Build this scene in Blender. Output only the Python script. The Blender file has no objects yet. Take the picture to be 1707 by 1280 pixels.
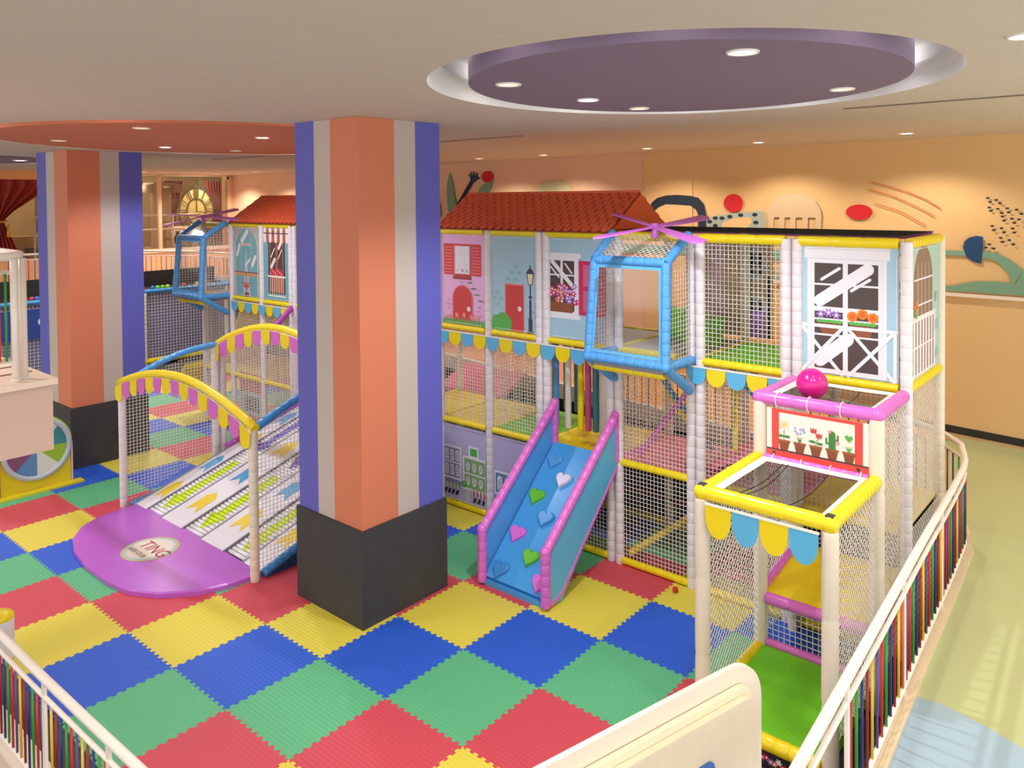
import bpy, bmesh, math, random
from mathutils import Vector, Matrix
random.seed(7)
SC = bpy.context.scene; COL = SC.collection
PI = math.pi

# ------------------------------------------------------------------ materials
def lin(c):
    return tuple(((v/255)/12.92 if v/255 <= .04045 else ((v/255+.055)/1.055)**2.4) for v in c)
MATS = {}
def mat(name, rgb, rough=.5, noise=0.0, nscale=4.0, bump=0.0, bscale=60.0, metal=0.0, emit=0.0, alpha=1.0, coat=0.0, trans=0.0, tex='noise'):
    if name in MATS: return MATS[name]
    m = bpy.data.materials.new(name); m.use_nodes = True
    nt = m.node_tree; b = nt.nodes['Principled BSDF']
    c = (*lin(rgb), 1)
    b.inputs['Base Color'].default_value = c
    b.inputs['Roughness'].default_value = rough
    b.inputs['Metallic'].default_value = metal
    if coat: b.inputs['Coat Weight'].default_value = coat
    if alpha < 1: b.inputs['Alpha'].default_value = alpha
    if trans: b.inputs['Transmission Weight'].default_value = trans
    if emit:
        b.inputs['Emission Color'].default_value = c; b.inputs['Emission Strength'].default_value = emit
    tc = nt.nodes.new('ShaderNodeTexCoord')
    if noise:
        n = nt.nodes.new('ShaderNodeTexNoise'); n.inputs['Scale'].default_value = nscale; n.inputs['Detail'].default_value = 4
        nt.links.new(tc.outputs['Object'], n.inputs['Vector'])
        mx = nt.nodes.new('ShaderNodeMix'); mx.data_type = 'RGBA'
        mx.inputs['A'].default_value = tuple(v*(1-noise) for v in c[:3])+(1,)
        mx.inputs['B'].default_value = tuple(min(1, v*(1+noise)) for v in c[:3])+(1,)
        nt.links.new(n.outputs['Fac'], mx.inputs['Factor']); nt.links.new(mx.outputs['Result'], b.inputs['Base Color'])
    if bump:
        if tex == 'noise':
            t = nt.nodes.new('ShaderNodeTexNoise'); t.inputs['Scale'].default_value = bscale; o = t.outputs['Fac']
        elif tex == 'wave':
            t = nt.nodes.new('ShaderNodeTexWave'); t.inputs['Scale'].default_value = bscale; o = t.outputs['Fac']
        else:
            t = nt.nodes.new('ShaderNodeTexVoronoi'); t.inputs['Scale'].default_value = bscale; t.inputs['Randomness'].default_value = 0; o = t.outputs['Distance']
        nt.links.new(tc.outputs['Object'], t.inputs['Vector'])
        bp = nt.nodes.new('ShaderNodeBump'); bp.inputs['Strength'].default_value = bump; bp.inputs['Distance'].default_value = .01
        nt.links.new(o, bp.inputs['Height']); nt.links.new(bp.outputs['Normal'], b.inputs['Normal'])
    MATS[name] = m
    return m
def glass(name, rgb, mixf, rough=.05):
    if name in MATS: return MATS[name]
    m = bpy.data.materials.new(name); m.use_nodes = True; nt = m.node_tree; nt.nodes.clear()
    out = nt.nodes.new('ShaderNodeOutputMaterial'); tr = nt.nodes.new('ShaderNodeBsdfTransparent'); tr.inputs[0].default_value = (*lin(rgb), 1)
    gl = nt.nodes.new('ShaderNodeBsdfGlossy'); gl.inputs['Roughness'].default_value = rough
    mx = nt.nodes.new('ShaderNodeMixShader'); mx.inputs[0].default_value = mixf
    nt.links.new(tr.outputs[0], mx.inputs[1]); nt.links.new(gl.outputs[0], mx.inputs[2]); nt.links.new(mx.outputs[0], out.inputs[0])
    MATS[name] = m; return m

def sheer():
    m = bpy.data.materials.new('sheer_black_mesh'); m.use_nodes = True; nt = m.node_tree; nt.nodes.clear()
    out = nt.nodes.new('ShaderNodeOutputMaterial'); tr = nt.nodes.new('ShaderNodeBsdfTransparent'); df = nt.nodes.new('ShaderNodeBsdfDiffuse'); df.inputs[0].default_value = (.02,.02,.02,1)
    mx = nt.nodes.new('ShaderNodeMixShader'); mx.inputs[0].default_value = .52
    nt.links.new(tr.outputs[0], mx.inputs[1]); nt.links.new(df.outputs[0], mx.inputs[2]); nt.links.new(mx.outputs[0], out.inputs[0]); return m
sheerM = sheer()
ceilM = mat('ceiling_paint', (206, 193, 178), .85, noise=.03)
coveM = mat('cove_white', (240, 240, 238), .8)
wallM = mat('peach_wall_paint', (222, 184, 130), .8, noise=.05, nscale=.6)
wallPinkM = mat('pink_peach_wall', (226, 188, 156), .8, noise=.04, nscale=.8)  # pinker wall tone, used on the far stretch and north wall
blackM = mat('black_baseboard', (38, 38, 40), .5)
whiteM = mat('white_paint', (238, 232, 224), .35)
creamM = mat('cream_paint', (232, 218, 204), .45)
kerbM = mat('beige_kerb_stone', (218, 198, 165), .7, noise=.12, nscale=30)
blueP = mat('pillar_blue', (92, 94, 184), .6)
beigeP = mat('pillar_beige', (190, 178, 168), .6)
orangeP = mat('pillar_orange', (208, 122, 88), .6)
plinthM = mat('dark_concrete', (58, 57, 58), .75, noise=.3, nscale=5)
purpD = mat('disc_purple', (128, 110, 134), .7)
orangeD = mat('disc_orange', (206, 120, 86), .7)
foamW = mat('white_vinyl_foam', (224, 218, 222), .4)
foamC = mat('cream_vinyl_foam', (226, 216, 200), .45)
yel = mat('yellow_vinyl', (236, 212, 20), .3)
pnk = mat('pink_vinyl', (214, 108, 200), .28)
blu = mat('blue_vinyl', (82, 158, 222), .28)
dkblu = mat('deep_blue_vinyl', (62, 138, 205), .3)
sky = mat('sky_blue_plastic', (92, 180, 226), .3)
grn = mat('green_deck_foam', (112, 204, 30), .5, bump=.6, bscale=30, tex='voronoi')
grnp = mat('green_plastic', (104, 196, 40), .3)
ydeck = mat('yellow_deck_foam', (236, 208, 14), .5, bump=.6, bscale=30, tex='voronoi')
pdeck = mat('pink_deck_foam', (222, 120, 150), .5, bump=.4, bscale=45, tex='voronoi')
gdeck = mat('grey_deck_foam', (150, 146, 148), .5)
netM = mat('white_net_cord', (236, 230, 222), .8)
netB = mat('black_net_cord', (22, 22, 24), .8)
tieM = mat('white_tie', (245, 245, 245), .5)
seamM = mat('dark_seam', (40, 36, 40), .7)
slabB = mat('blue_slide_pad', (70, 160, 226), .28)
railW = mat('cream_rail_paint', (238, 228, 218), .3)
matG = mat('green_mat_foam', (92, 182, 130), .55, bump=.6, bscale=24, tex='voronoi')
matR = mat('red_mat_foam', (204, 72, 86), .55, bump=.6, bscale=24, tex='voronoi')
matY = mat('yellow_mat_foam', (222, 208, 72), .55, bump=.6, bscale=24, tex='voronoi')
matB = mat('blue_mat_foam', (36, 92, 206), .55, bump=.6, bscale=24, tex='voronoi')
roofM = mat('terracotta_tile', (220, 98, 62), .5, noise=.15, nscale=8)
roofO = mat('terracotta_gable', (214, 84, 36), .5)
roofD = mat('terracotta_groove', (140, 48, 30), .7)
C = lambda n, rgb, r=.55: mat(n, rgb, r)
BL, WH = C('print_black', (30, 28, 34)), C('print_white', (226, 224, 232))
pinkP, bluP, tealP = C('print_pink', (226, 176, 220)), C('print_blue', (160, 196, 214)), C('print_teal', (112, 168, 176))
redP, lredP = C('print_red', (200, 62, 62)), C('print_light_red', (232, 110, 116))
brnP, dkbP = C('print_dark_brown', (74, 60, 58)), C('print_brown', (136, 76, 48))
grP, magP, mauP = C('print_green', (84, 172, 76)), C('print_magenta', (196, 36, 88)), C('print_mauve', (196, 96, 132))
orP, purP, gryP = C('print_orange', (232, 126, 32)), C('print_purple', (168, 120, 204)), C('print_grey', (190, 190, 200))
creP, lavP = C('print_cream', (240, 230, 220)), C('print_lavender', (178, 174, 216))
lgrP, navP = C('print_lime', (132, 196, 60)), C('print_navy', (34, 62, 100))
brkP, brkB = C('print_pink_brick', (208, 156, 200)), C('print_blue_brick', (140, 184, 186))

# ------------------------------------------------------------------ mesh builder
class MB:
    def __init__(s): s.v = []; s.f = []; s.mi = []; s.sm = []; s.ms = []
    def m(s, mt):
        if mt not in s.ms: s.ms.append(mt)
        return s.ms.index(mt)
    def add(s, vs, fs, mt, smooth=False):
        o = len(s.v); k = s.m(mt); s.v += [tuple(v) for v in vs]
        for f in fs: s.f.append([i+o for i in f]); s.mi.append(k); s.sm.append(smooth)
        return s
    def box(s, a, b, mt):
        x0, y0, z0 = [min(a[i], b[i]) for i in range(3)]; x1, y1, z1 = [max(a[i], b[i]) for i in range(3)]
        v = [(x0,y0,z0),(x1,y0,z0),(x1,y1,z0),(x0,y1,z0),(x0,y0,z1),(x1,y0,z1),(x1,y1,z1),(x0,y1,z1)]
        return s.add(v, [(0,3,2,1),(4,5,6,7),(0,1,5,4),(1,2,6,5),(2,3,7,6),(3,0,4,7)], mt)
    def hexa(s, v, mt):   # 8 verts bottom 4, top 4
        return s.add(v, [(0,3,2,1),(4,5,6,7),(0,1,5,4),(1,2,6,5),(2,3,7,6),(3,0,4,7)], mt)
    def slab(s, quad, th, mt):  # quad on top surface, thickness along -normal
        q = [Vector(p) for p in quad]; n = (q[1]-q[0]).cross(q[-1]-q[0]).normalized()
        return s.prism(quad, -n*th, mt)
    def prism(s, poly, ext, mt, side=None, smooth=False):
        n = len(poly); p = [Vector(q) for q in poly]; e = Vector(ext)
        s.add(p + [q+e for q in p], [list(range(n)), list(range(2*n-1, n-1, -1))], mt)
        s.add(p + [q+e for q in p], [(i, i+n, (i+1) % n+n, (i+1) % n) for i in range(n)], side or mt, smooth)
        return s
    def poly(s, pts, mt): return s.add(pts, [list(range(len(pts)))], mt)
    def rings(s, rs, mt, n=12, caps=True, closed=False):  # rs: list of (center, radius, dir)
        vs = []; up0 = None
        for c, r, d in rs:
            d = Vector(d).normalized()
            if up0 is None:
                up0 = Vector((0,0,1)) if abs(d.z) < .9 else Vector((1,0,0))
            a = d.cross(up0)
            if a.length < 1e-6: a = d.orthogonal()
            a.normalize(); b = a.cross(d); up0 = b.copy()
            c = Vector(c)
            vs += [c+(a*math.cos(2*PI*k/n)+b*math.sin(2*PI*k/n))*r for k in range(n)]
        fs = []; m = len(rs)
        for i in range(m-1 if not closed else m):
            j = (i+1) % m
            for k in range(n): fs.append((i*n+k, i*n+(k+1) % n, j*n+(k+1) % n, j*n+k))
        s.add(vs, fs, mt, True)
        if caps and not closed:
            o = len(s.v)-len(vs); kk = s.m(mt)
            s.f.append([o+k for k in range(n)][::-1]); s.mi.append(kk); s.sm.append(False)
            s.f.append([o+(m-1)*n+k for k in range(n)]); s.mi.append(kk); s.sm.append(False)
        return s
    def cyl(s, a, b, r, mt, n=12, r2=None):
        d = Vector(b)-Vector(a); return s.rings([(a, r, d), (b, r if r2 is None else r2, d)], mt, n)
    def tube(s, pts, r, mt, n=8, closed=False):
        P = [Vector(p) for p in pts]; m = len(P); rs = []
        for i in range(m):
            if closed: d = P[(i+1) % m]-P[i-1]
            else: d = P[min(i+1, m-1)]-P[max(i-1, 0)]
            rs.append((P[i], r, d))
        return s.rings(rs, mt, n, closed=closed)
    def pad(s, pts, r, mt, seg=.12, n=12, pinch=.90):  # foam sleeve with seams
        P = [Vector(p) for p in pts]; L = [0]
        for i in range(1, len(P)): L.append(L[-1]+(P[i]-P[i-1]).length)
        T = L[-1]; k = max(1, round(T/seg)); rs = []
        def at(t):
            t = max(0, min(T, t))
            for i in range(1, len(P)):
                if t <= L[i]+1e-9:
                    u = (t-L[i-1])/max(1e-9, L[i]-L[i-1]); return P[i-1].lerp(P[i], u)
            return P[-1]
        def dr(t):
            d = at(t+.02)-at(t-.02); return d if d.length > 1e-6 else P[-1]-P[0]
        for i in range(k):
            a, b = T*i/k, T*(i+1)/k; h = (b-a)
            for u, q in ((0, pinch), (.03, .965), (.08, 1.0), (.92, 1.0), (.97, .965)):
                t = a+h*u; rs.append((at(t), r*q, dr(t)))
        rs.append((P[-1], r*pinch, dr(T)))
        return s.rings(rs, mt, n)
    def sphere(s, c, r, mt, n=16, sz=1.0):
        c = Vector(c); rs = []
        vs = [c+Vector((0,0,r*sz))]; 
        h = n//2
        for i in range(1, h):
            p = PI*i/h
            for k in range(n): vs.append(c+Vector((r*math.sin(p)*math.cos(2*PI*k/n), r*math.sin(p)*math.sin(2*PI*k/n), r*sz*math.cos(p))))
        vs.append(c-Vector((0,0,r*sz))); fs = []
        for k in range(n): fs.append((0, 1+k, 1+(k+1) % n)); fs.append((len(vs)-1, 1+(h-2)*n+(k+1) % n, 1+(h-2)*n+k))
        for i in range(h-2):
            for k in range(n): fs.append((1+i*n+k, 1+(i+1)*n+k, 1+(i+1)*n+(k+1) % n, 1+i*n+(k+1) % n))
        return s.add(vs, fs, mt, True)
    def strand(s, a, b, r, mt):
        a, b = Vector(a), Vector(b); d = (b-a)
        if d.length < .01: return s
        d.normalize(); u = d.orthogonal().normalized(); w = d.cross(u)
        vs = []
        for p in (a, b):
            for k in range(4): vs.append(p+(u*math.cos(PI/2*k)+w*math.sin(PI/2*k))*r)
        return s.add(vs, [(k, (k+1) % 4, 4+(k+1) % 4, 4+k) for k in range(4)], mt, True)
    def net(s, O, U, V, cell=.05, r=.0038, mt=None, diamond=False):
        mt = mt or netM; O, U, V = Vector(O), Vector(U), Vector(V); lu, lv = U.length, V.length; u, v = U/lu, V/lv
        if not diamond:
            for i in range(int(lu/cell)+1): s.strand(O+u*(i*cell), O+u*(i*cell)+V, r, mt)
            for i in range(int(lv/cell)+1): s.strand(O+v*(i*cell), O+v*(i*cell)+U, r, mt)
        else:
            c = cell*1.4142; k = -int(lv/c)-1
            while k*c < lu:
                for sg in (1, -1):
                    x0 = k*c; t0, t1 = max(0, -x0), min(lv, lu-x0)
                    if t1 > t0:
                        if sg == 1: s.strand(O+u*(x0+t0)+v*t0, O+u*(x0+t1)+v*t1, r, mt)
                        else: s.strand(O+u*(x0+t0)+v*(lv-t0), O+u*(x0+t1)+v*(lv-t1), r, mt)
                k += 1
        return s
    def build(s, name, parent=None, loc=None):
        me = bpy.data.meshes.new(name); me.from_pydata(s.v, [], s.f)
        for m in s.ms: me.materials.append(m)
        me.polygons.foreach_set('material_index', s.mi); me.polygons.foreach_set('use_smooth', s.sm)
        me.update(); o = bpy.data.objects.new(name, me); COL.objects.link(o)
        if parent is not None:
            o.parent = parent; o.matrix_parent_inverse = Matrix.Translation(-Vector(parent.location))
        return o
def tag(o, label, cat, group=None):
    o['label'] = label; o['category'] = cat
    if group: o['group'] = group
    return o
def thing(name, label, cat, loc=(0,0,0), group=None):
    o = bpy.data.objects.new(name, None); o.location = loc; o.empty_display_size = .1; COL.objects.link(o)
    return tag(o, label, cat, group)
def struct(name, b, parent=None):
    o = b.build(name, parent)
    if parent is None: o['kind'] = 'structure'
    return o
def copy_tree(o, parent=None):
    c = o.copy(); COL.objects.link(c)
    if parent is not None: c.parent = parent
    for ch in list(o.children): copy_tree(ch, c)
    return c

class Print(MB):
    """flat printed picture on a sheet: u to the right, v up, thin stacked layers"""
    def __init__(s, O, u, v, n):
        super().__init__(); s.O, s.u, s.vv, s.n = Vector(O), Vector(u), Vector(v), Vector(n); s.L = 0; s.c = 0
    def P(s, a, b, l=None): return s.O+s.u*a+s.vv*b+s.n*(.0015*(s.L > 0)+.00011*s.c)
    def sheet(s, w, h, mt, th=.012):
        p = [s.P(0,0,0), s.P(w,0,0), s.P(w,h,0), s.P(0,h,0)]; s.prism(p, -s.n*th, mt); s.L = 1; return s
    def pl(s, pts, mt): s.c += 1; s.poly([s.P(a, b) for a, b in pts], mt); return s
    def rc(s, x0, y0, x1, y1, mt): return s.pl([(x0,y0),(x1,y0),(x1,y1),(x0,y1)], mt)
    def el(s, cx, cy, rx, ry, mt, n=20): return s.pl([(cx+rx*math.cos(2*PI*k/n), cy+ry*math.sin(2*PI*k/n)) for k in range(n)], mt)
    def ln(s, x0, y0, x1, y1, w, mt):
        d = math.hypot(x1-x0, y1-y0) or 1; a, b = -(y1-y0)/d*w/2, (x1-x0)/d*w/2
        return s.pl([(x0+a,y0+b),(x0-a,y0-b),(x1-a,y1-b),(x1+a,y1+b)], mt)
    def cap(s, x0, y0, x1, y1, w, mt, n=8):
        t = math.atan2(y1-y0, x1-x0); p = []
        for k in range(n+1): a = t-PI/2+PI*k/n; p.append((x1+w/2*math.cos(a), y1+w/2*math.sin(a)))
        for k in range(n+1): a = t+PI/2+PI*k/n; p.append((x0+w/2*math.cos(a), y0+w/2*math.sin(a)))
        return s.pl(p, mt)
    def arch(s, cx, y0, w, h, mt, n=14):
        r = w/2; p = [(cx-r,y0),(cx+r,y0)]+[(cx+r*math.cos(PI*k/n), y0+h-r+r*math.sin(PI*k/n)) for k in range(n+1)]
        return s.pl(p, mt)
    def flower(s, cx, cy, r, mt, ctr, n=6):
        p = []
        for k in range(n*6):
            a = 2*PI*k/(n*6); q = r*(.72+.28*math.cos(n*a)); p.append((cx+q*math.cos(a), cy+q*math.sin(a)))
        s.pl(p, mt); s.L += 1; s.el(cx, cy, r*.3, r*.3, ctr, 10); s.L -= 1; return s
    def up(s, k=1): s.L += k; return s
    def laced(s, w, h, t, label):
        o = s.build('printed_panel', t); o['label'] = label; b = MB(); L0 = s.L; s.L = 3; zz = []
        for side in range(4):
            L = w if side < 2 else h; n = max(2, int(L/.14))
            for k in range(n):
                q = (k+.5)*L/n; a, c, d = [((q,h),(0,1),0), ((q,0),(0,-1),0), ((0,q),(-1,0),0), ((w,q),(1,0),0)][side]
                zz += [s.P(a[0]-c[0]*.018, a[1]-c[1]*.018)+s.n*.004, s.P(a[0]+c[0]*.03, a[1]+c[1]*.03)+s.n*.008, s.P(a[0]-c[0]*.018, a[1]-c[1]*.018)+s.n*.004]
            if side == 2: pass
            if zz: b.tube(zz if side in (0, 2) else zz, .0035, tieM, 4)
            zz = []
        b.build('lacing', o); s.L = L0; return o

# ------------------------------------------------------------------ camera
f0 = Vector((math.cos(.685926275)*math.cos(-.0209981), math.sin(.685926275)*math.cos(-.0209981), math.sin(-.0209981)))
r0 = f0.cross(Vector((0,0,1))).normalized(); d0 = f0.cross(r0)
ro = .00786740028
r2 = r0*math.cos(ro)+d0*math.sin(ro); d2 = -r0*math.sin(ro)+d0*math.cos(ro)
cam = bpy.data.cameras.new('camera'); co = bpy.data.objects.new('camera', cam); COL.objects.link(co)
R = Matrix((r2, -d2, -f0)).transposed().to_4x4(); R.translation = Vector((-3.52035, -6.61346, 4.57782)); co.matrix_world = R
cam.sensor_width = 36; cam.lens = 1299.483/1707*36
cam.shift_x = (853.5-905.166)/1707; cam.shift_y = (356.581-640)/1707; cam.clip_start = .05; cam.clip_end = 200
SC.camera = co

# ------------------------------------------------------------------ setting
CZ = 5.45
WX = lambda y: 9.78+.062*y
b = MB(); b.box((-9, -10, -.12), (WX(20), 26, -.02), mat('dark_screed', (70, 66, 70), .8)); struct('floor', b)
# ceiling sheet with oval openings
def oval(D, da, db, n=96, z=None):
    cx, cy, ang = D[0], D[1], math.radians(D[6]); r = []
    for k in range(n):
        u, v = da*math.cos(2*PI*k/n), db*math.sin(2*PI*k/n); p = (cx+u*math.cos(ang)-v*math.sin(ang), cy+u*math.sin(ang)+v*math.cos(ang))
        r.append(p if z is None else (*p, z))
    return r
#         centre        opening      disc        turn
DISCS = [(1.937, -3.56, 2.10, 1.965, 1.846, 1.65, 28, purpD), (2.61, 4.52, 3.40, 3.12, 3.14, 2.96, 40, orangeD), (.4, 12.9, 2.55, 2.55, 2.4, 2.4, 0, purpD)]
def ceiling():
    bm = bmesh.new(); ed = []
    def loop(pts):
        vs = [bm.verts.new((x, y, CZ)) for x, y in pts]
        for i in range(len(vs)): ed.append(bm.edges.new((vs[i], vs[(i+1) % len(vs)])))
    loop([(-9,-10),(11.4,-10),(11.4,19.5),(-9,19.5)])
    for D in DISCS: loop(oval(D, D[2], D[3]))
    bmesh.ops.triangle_fill(bm, use_beauty=True, use_dissolve=False, edges=ed)
    def q(D, x, y):
        a = math.radians(D[6]); dx, dy = x-D[0], y-D[1]; u, v = dx*math.cos(a)+dy*math.sin(a), -dx*math.sin(a)+dy*math.cos(a)
        return math.hypot(u/D[2], v/D[3])
    bad = [f for f in bm.faces if any(q(D, f.calc_center_median().x, f.calc_center_median().y) < .999 and all(abs(q(D, v.co.x, v.co.y)-1) < 1e-3 for v in f.verts) for D in DISCS)]
    bmesh.ops.delete(bm, geom=bad, context='FACES_ONLY')
    for f in bm.faces:
        if f.normal.z > 0: f.normal_flip()
    me = bpy.data.meshes.new('ceiling'); bm.to_mesh(me); bm.free(); me.materials.append(ceilM)
    o = bpy.data.objects.new('ceiling', me); COL.objects.link(o); o['kind'] = 'structure'
    m = MB(); n = 96
    for D in DISCS:   # recess walls, lip and lid
        m.add(oval(D, D[2], D[3], n, CZ)+oval(D, D[2], D[3], n, CZ+.34), [(k, (k+1) % n, n+(k+1) % n, n+k) for k in range(n)], coveM, True)
        m.poly(oval(D, D[2], D[3], n, CZ+.34), coveM)
        m.add(oval(D, D[2], D[3], n, CZ+.10)+oval(D, D[2]-.07, D[3]-.07, n, CZ+.14)+oval(D, D[2]-.07, D[3]-.07, n, CZ+.18), [(j*n+k, j*n+(k+1) % n, (j+1)*n+(k+1) % n, (j+1)*n+k) for j in range(2) for k in range(n)], coveM, True)
    m.build('ceiling_cove', o)
ceiling()
for lab, k in [('round purple ceiling disc above the play frame', 0), ('big orange ceiling disc behind the centre pillar', 1), ('small purple ceiling disc at the far left above the curtain', 2)]:
    D = DISCS[k]; dm = D[7]; m = MB(); n = 96
    m.add(oval(D, D[4], D[5], n, CZ-.005)+oval(D, D[4], D[5], n, CZ+.26), [(i, (i+1) % n, n+(i+1) % n, n+i) for i in range(n)], dm, True)
    m.poly(oval(D, D[4], D[5], n, CZ-.005), dm); m.poly(oval(D, D[4], D[5], n, CZ+.26), dm)
    for x, y in oval(D, D[4]*.6, D[5]*.6, 4): m.cyl((x, y, CZ+.26), (x, y, CZ+.34), .03, coveM)
    tag(m.build('ceiling_disc'), lab, 'ceiling panel')

# east wall with painted mural
w = MB()
y0, y1 = -9.5, 20.4
for y0_, y1_, m_ in ((y0,1.0,wallM),(1.0,y1,wallPinkM)): w.hexa([(WX(y0_),y0_,0),(WX(y0_)+.2,y0_,0),(WX(y1_)+.2,y1_,0),(WX(y1_),y1_,0),(WX(y0_),y0_,CZ),(WX(y0_)+.2,y0_,CZ),(WX(y1_)+.2,y1_,CZ),(WX(y1_),y1_,CZ)], m_)
w.hexa([(WX(.6)-.03,.6,0),(WX(.6)+.1,.6,0),(WX(1.72)+.1,1.72,0),(WX(1.72)-.03,1.72,0),(WX(.6)-.03,.6,CZ),(WX(.6)+.1,.6,CZ),(WX(1.72)+.1,1.72,CZ),(WX(1.72)-.03,1.72,CZ)], wallM)
sage, pale, muralR, navy, dots_, line_ = C('mural_sage', (118,158,134), .8), C('mural_pale_green', (196,196,156), .8), C('mural_red', (196,24,36), .8), C('mural_navy', (28,42,60), .8), C('mural_grey_green', (158,170,160), .8), C('mural_rust_line', (206,104,60), .8)
deepb, paleG = C('mural_blue', (22,66,110), .8), C('mural_pale_grey', (204,180,148), .8)
MUC = [0]
def mu(pts, mt, l=1):
    MUC[0] += 1; w.poly([(WX(y)-.034-.0001*MUC[0], y, z) for y, z in pts], mt)
def rib(pts, wd, mt, l=1):
    for (a, b_), (c, d_) in zip(pts, pts[1:]):
        L = math.hypot(c-a, d_-b_); nx, nz = -(d_-b_)/L*wd/2, (c-a)/L*wd/2
        mu([(a+nx,b_+nz),(a-nx,b_-nz),(c-nx,d_-nz),(c+nx,d_+nz)], mt, l)
def blob(cy_, cz_, ry, rz, mt, l=1, n=28): mu([(cy_+ry*math.cos(2*PI*k/n), cz_+rz*math.sin(2*PI*k/n)) for k in range(n)], mt, l)
mu([(7.66,5.24),(7.75,5.04),(7.79,4.81),(7.77,4.51),(7.73,4.1),(7.36,4.1),(7.43,4.43),(7.56,4.96)], sage)
mu([(8.09,4.53),(8.16,4.36),(8.2,4.1),(8.0,4.1),(8.04,4.36)], sage)
mu([(6.75,4.3),(6.65,4.67),(6.54,4.84),(6.33,4.95),(6.08,4.99),(6.16,4.84),(6.25,4.66),(6.32,4.3)], sage)
mu([(7.7,4.1),(7.18,4.69),(6.88,5.03),(6.74,5.0),(7.09,4.62),(7.5,4.1)], navy)
mu([(6.88,5.0),(6.9,5.12),(6.72,5.16),(6.6,5.08),(6.7,4.98)], deepb, 2)
for a, c in (((6.88,5.1),(6.95,5.16)), ((6.84,5.12),(6.87,5.22)), ((6.76,5.12),(6.76,5.23)), ((6.68,5.1),(6.63,5.19)), ((6.66,5.05),(6.56,5.07))): rib([a, c], .045, navy, 1)
blob(6.28, 5.09, .21, .135, muralR, 2); blob(4.15, 4.66, .55, .3, pale)
mu([(1.9,4.0),(1.6,4.29),(1.53,4.46),(1.4,4.55),(1.19,4.6),(.94,4.61),(.64,4.59),(.46,4.55),(.35,4.43),(.3,4.23),(.29,4.0),(.47,4.0),(.47,4.23),(.52,4.34),(.64,4.4),(.94,4.42),(1.19,4.43),(1.36,4.37),(1.47,4.29),(1.7,4.0)], navy)
mu([(.29,4.17),(.02,4.23),(-.47,4.28),(-.88,4.31),(-.98,3.4),(-1.2,3.1),(-.3,3.1),(.29,3.6)], dots_)
mu([(-.04,4.08),(-.29,4.17),(-.53,4.2),(-.63,4.17),(-.63,4.09),(-.47,3.93),(-.2,3.85),(-.03,3.92)], wallM, 2)
for y, z in ((.22,4.1),(.1,4.17),(-.04,4.17),(-.2,4.2),(-.42,4.23),(-.7,4.24),(.1,4.03),(-.72,4.1),(-.5,3.96),(-.74,3.96),(-.75,3.8),(-.8,3.62),(-.6,3.7),(.1,3.85),(-.3,3.7),(-.45,3.55),(-.1,3.6)): blob(y, z, .055, .035, navy, 3, 10)
blob(-.273, 4.45, .195, .165, muralR, 2)
# pale jelly fish
mu([(-.94,4.33),(-1.05,4.49),(-1.22,4.57),(-1.41,4.61),(-1.65,4.59),(-1.81,4.5),(-1.91,4.33),(-1.93,4.2),(-.96,4.2)], paleG)
for y in (-1.02,-1.22,-1.42,-1.64,-1.87): rib([(y,4.25),(y+.02,3.7)], .1, paleG)
blob(-2.55, 4.3, .215, .125, muralR, 2)
rib([(-2.73,4.79),(-2.95,4.73),(-3.18,4.66),(-3.35,4.6),(-3.57,4.5),(-3.79,4.36)], .016, line_)
rib([(-2.7,4.67),(-2.9,4.61),(-3.13,4.54),(-3.31,4.45),(-3.53,4.34),(-3.7,4.24)], .016, line_)
rib([(-2.8,4.44),(-2.99,4.38),(-3.18,4.32),(-3.36,4.22),(-3.58,4.09)], .016, line_)
mu([(-3.0,3.73),(-4.09,3.73),(-4.36,3.74),(-4.56,3.71),(-4.71,3.63),(-4.88,3.49),(-4.75,3.25),(-4.73,3.29),(-4.72,3.35),(-4.66,3.46),(-4.54,3.59),(-4.44,3.63),(-4.36,3.63),(-4.09,3.66),(-3.0,3.64)], sage)
mu([(-4.7,3.12),(-4.88,3.49),(-5.1,3.3),(-5.2,3.12)], sage)
mu([(-3.0,3.12),(-3.0,3.2),(-3.78,3.18),(-3.96,3.2),(-4.2,3.27),(-4.36,3.29),(-4.56,3.3),(-4.73,3.29),(-5.2,3.2),(-5.2,3.12)], sage)
mu([(2.5,3.45),(2.5,3.62),(-1.2,3.62),(-1.2,3.45)], sage)
mu([(-4.36,3.95),(-4.36,3.77),(-4.34,3.55),(-4.24,3.57),(-4.14,3.64),(-4.09,3.78),(-4.11,3.87),(-4.17,3.93),(-4.27,3.96)], deepb, 2)
for y, z in [(-4.42,4.52),(-4.45,4.46),(-4.53,4.49),(-4.58,4.44),(-4.44,4.38),(-4.46,4.33),(-4.55,4.36),(-4.67,4.37),(-4.69,4.31),(-4.6,4.3),(-4.61,4.25),(-4.79,4.35),(-4.85,4.29),(-4.63,4.19),(-4.73,4.22),(-4.76,4.16),(-4.82,4.21),(-4.48,4.11),(-4.5,4.05),(-4.6,4.08),(-4.63,4.02),(-4.74,4.08),(-4.76,4.02),(-4.59,3.94),(-4.61,3.88),(-4.7,3.91),(-4.75,3.85),(-4.44,3.84),(-4.4,3.79),(-4.5,3.78),(-4.95,4.3),(-5.0,4.24),(-4.9,4.1)]:
    mu([(y+.025,z-.012),(y+.02,z+.014),(y-.025,z+.012),(y-.02,z-.014)], navy, 1)
east = struct('wall_right', w)
t = MB(); t.hexa([(WX(y0)-.06,y0,3.04),(WX(y0),y0,3.04),(WX(.5),.5,3.04),(WX(.5)-.06,.5,3.04),(WX(y0)-.06,y0,3.09),(WX(y0),y0,3.09),(WX(.5),.5,3.09),(WX(.5)-.06,.5,3.09)], creamM); struct('trim_1', t)
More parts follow.
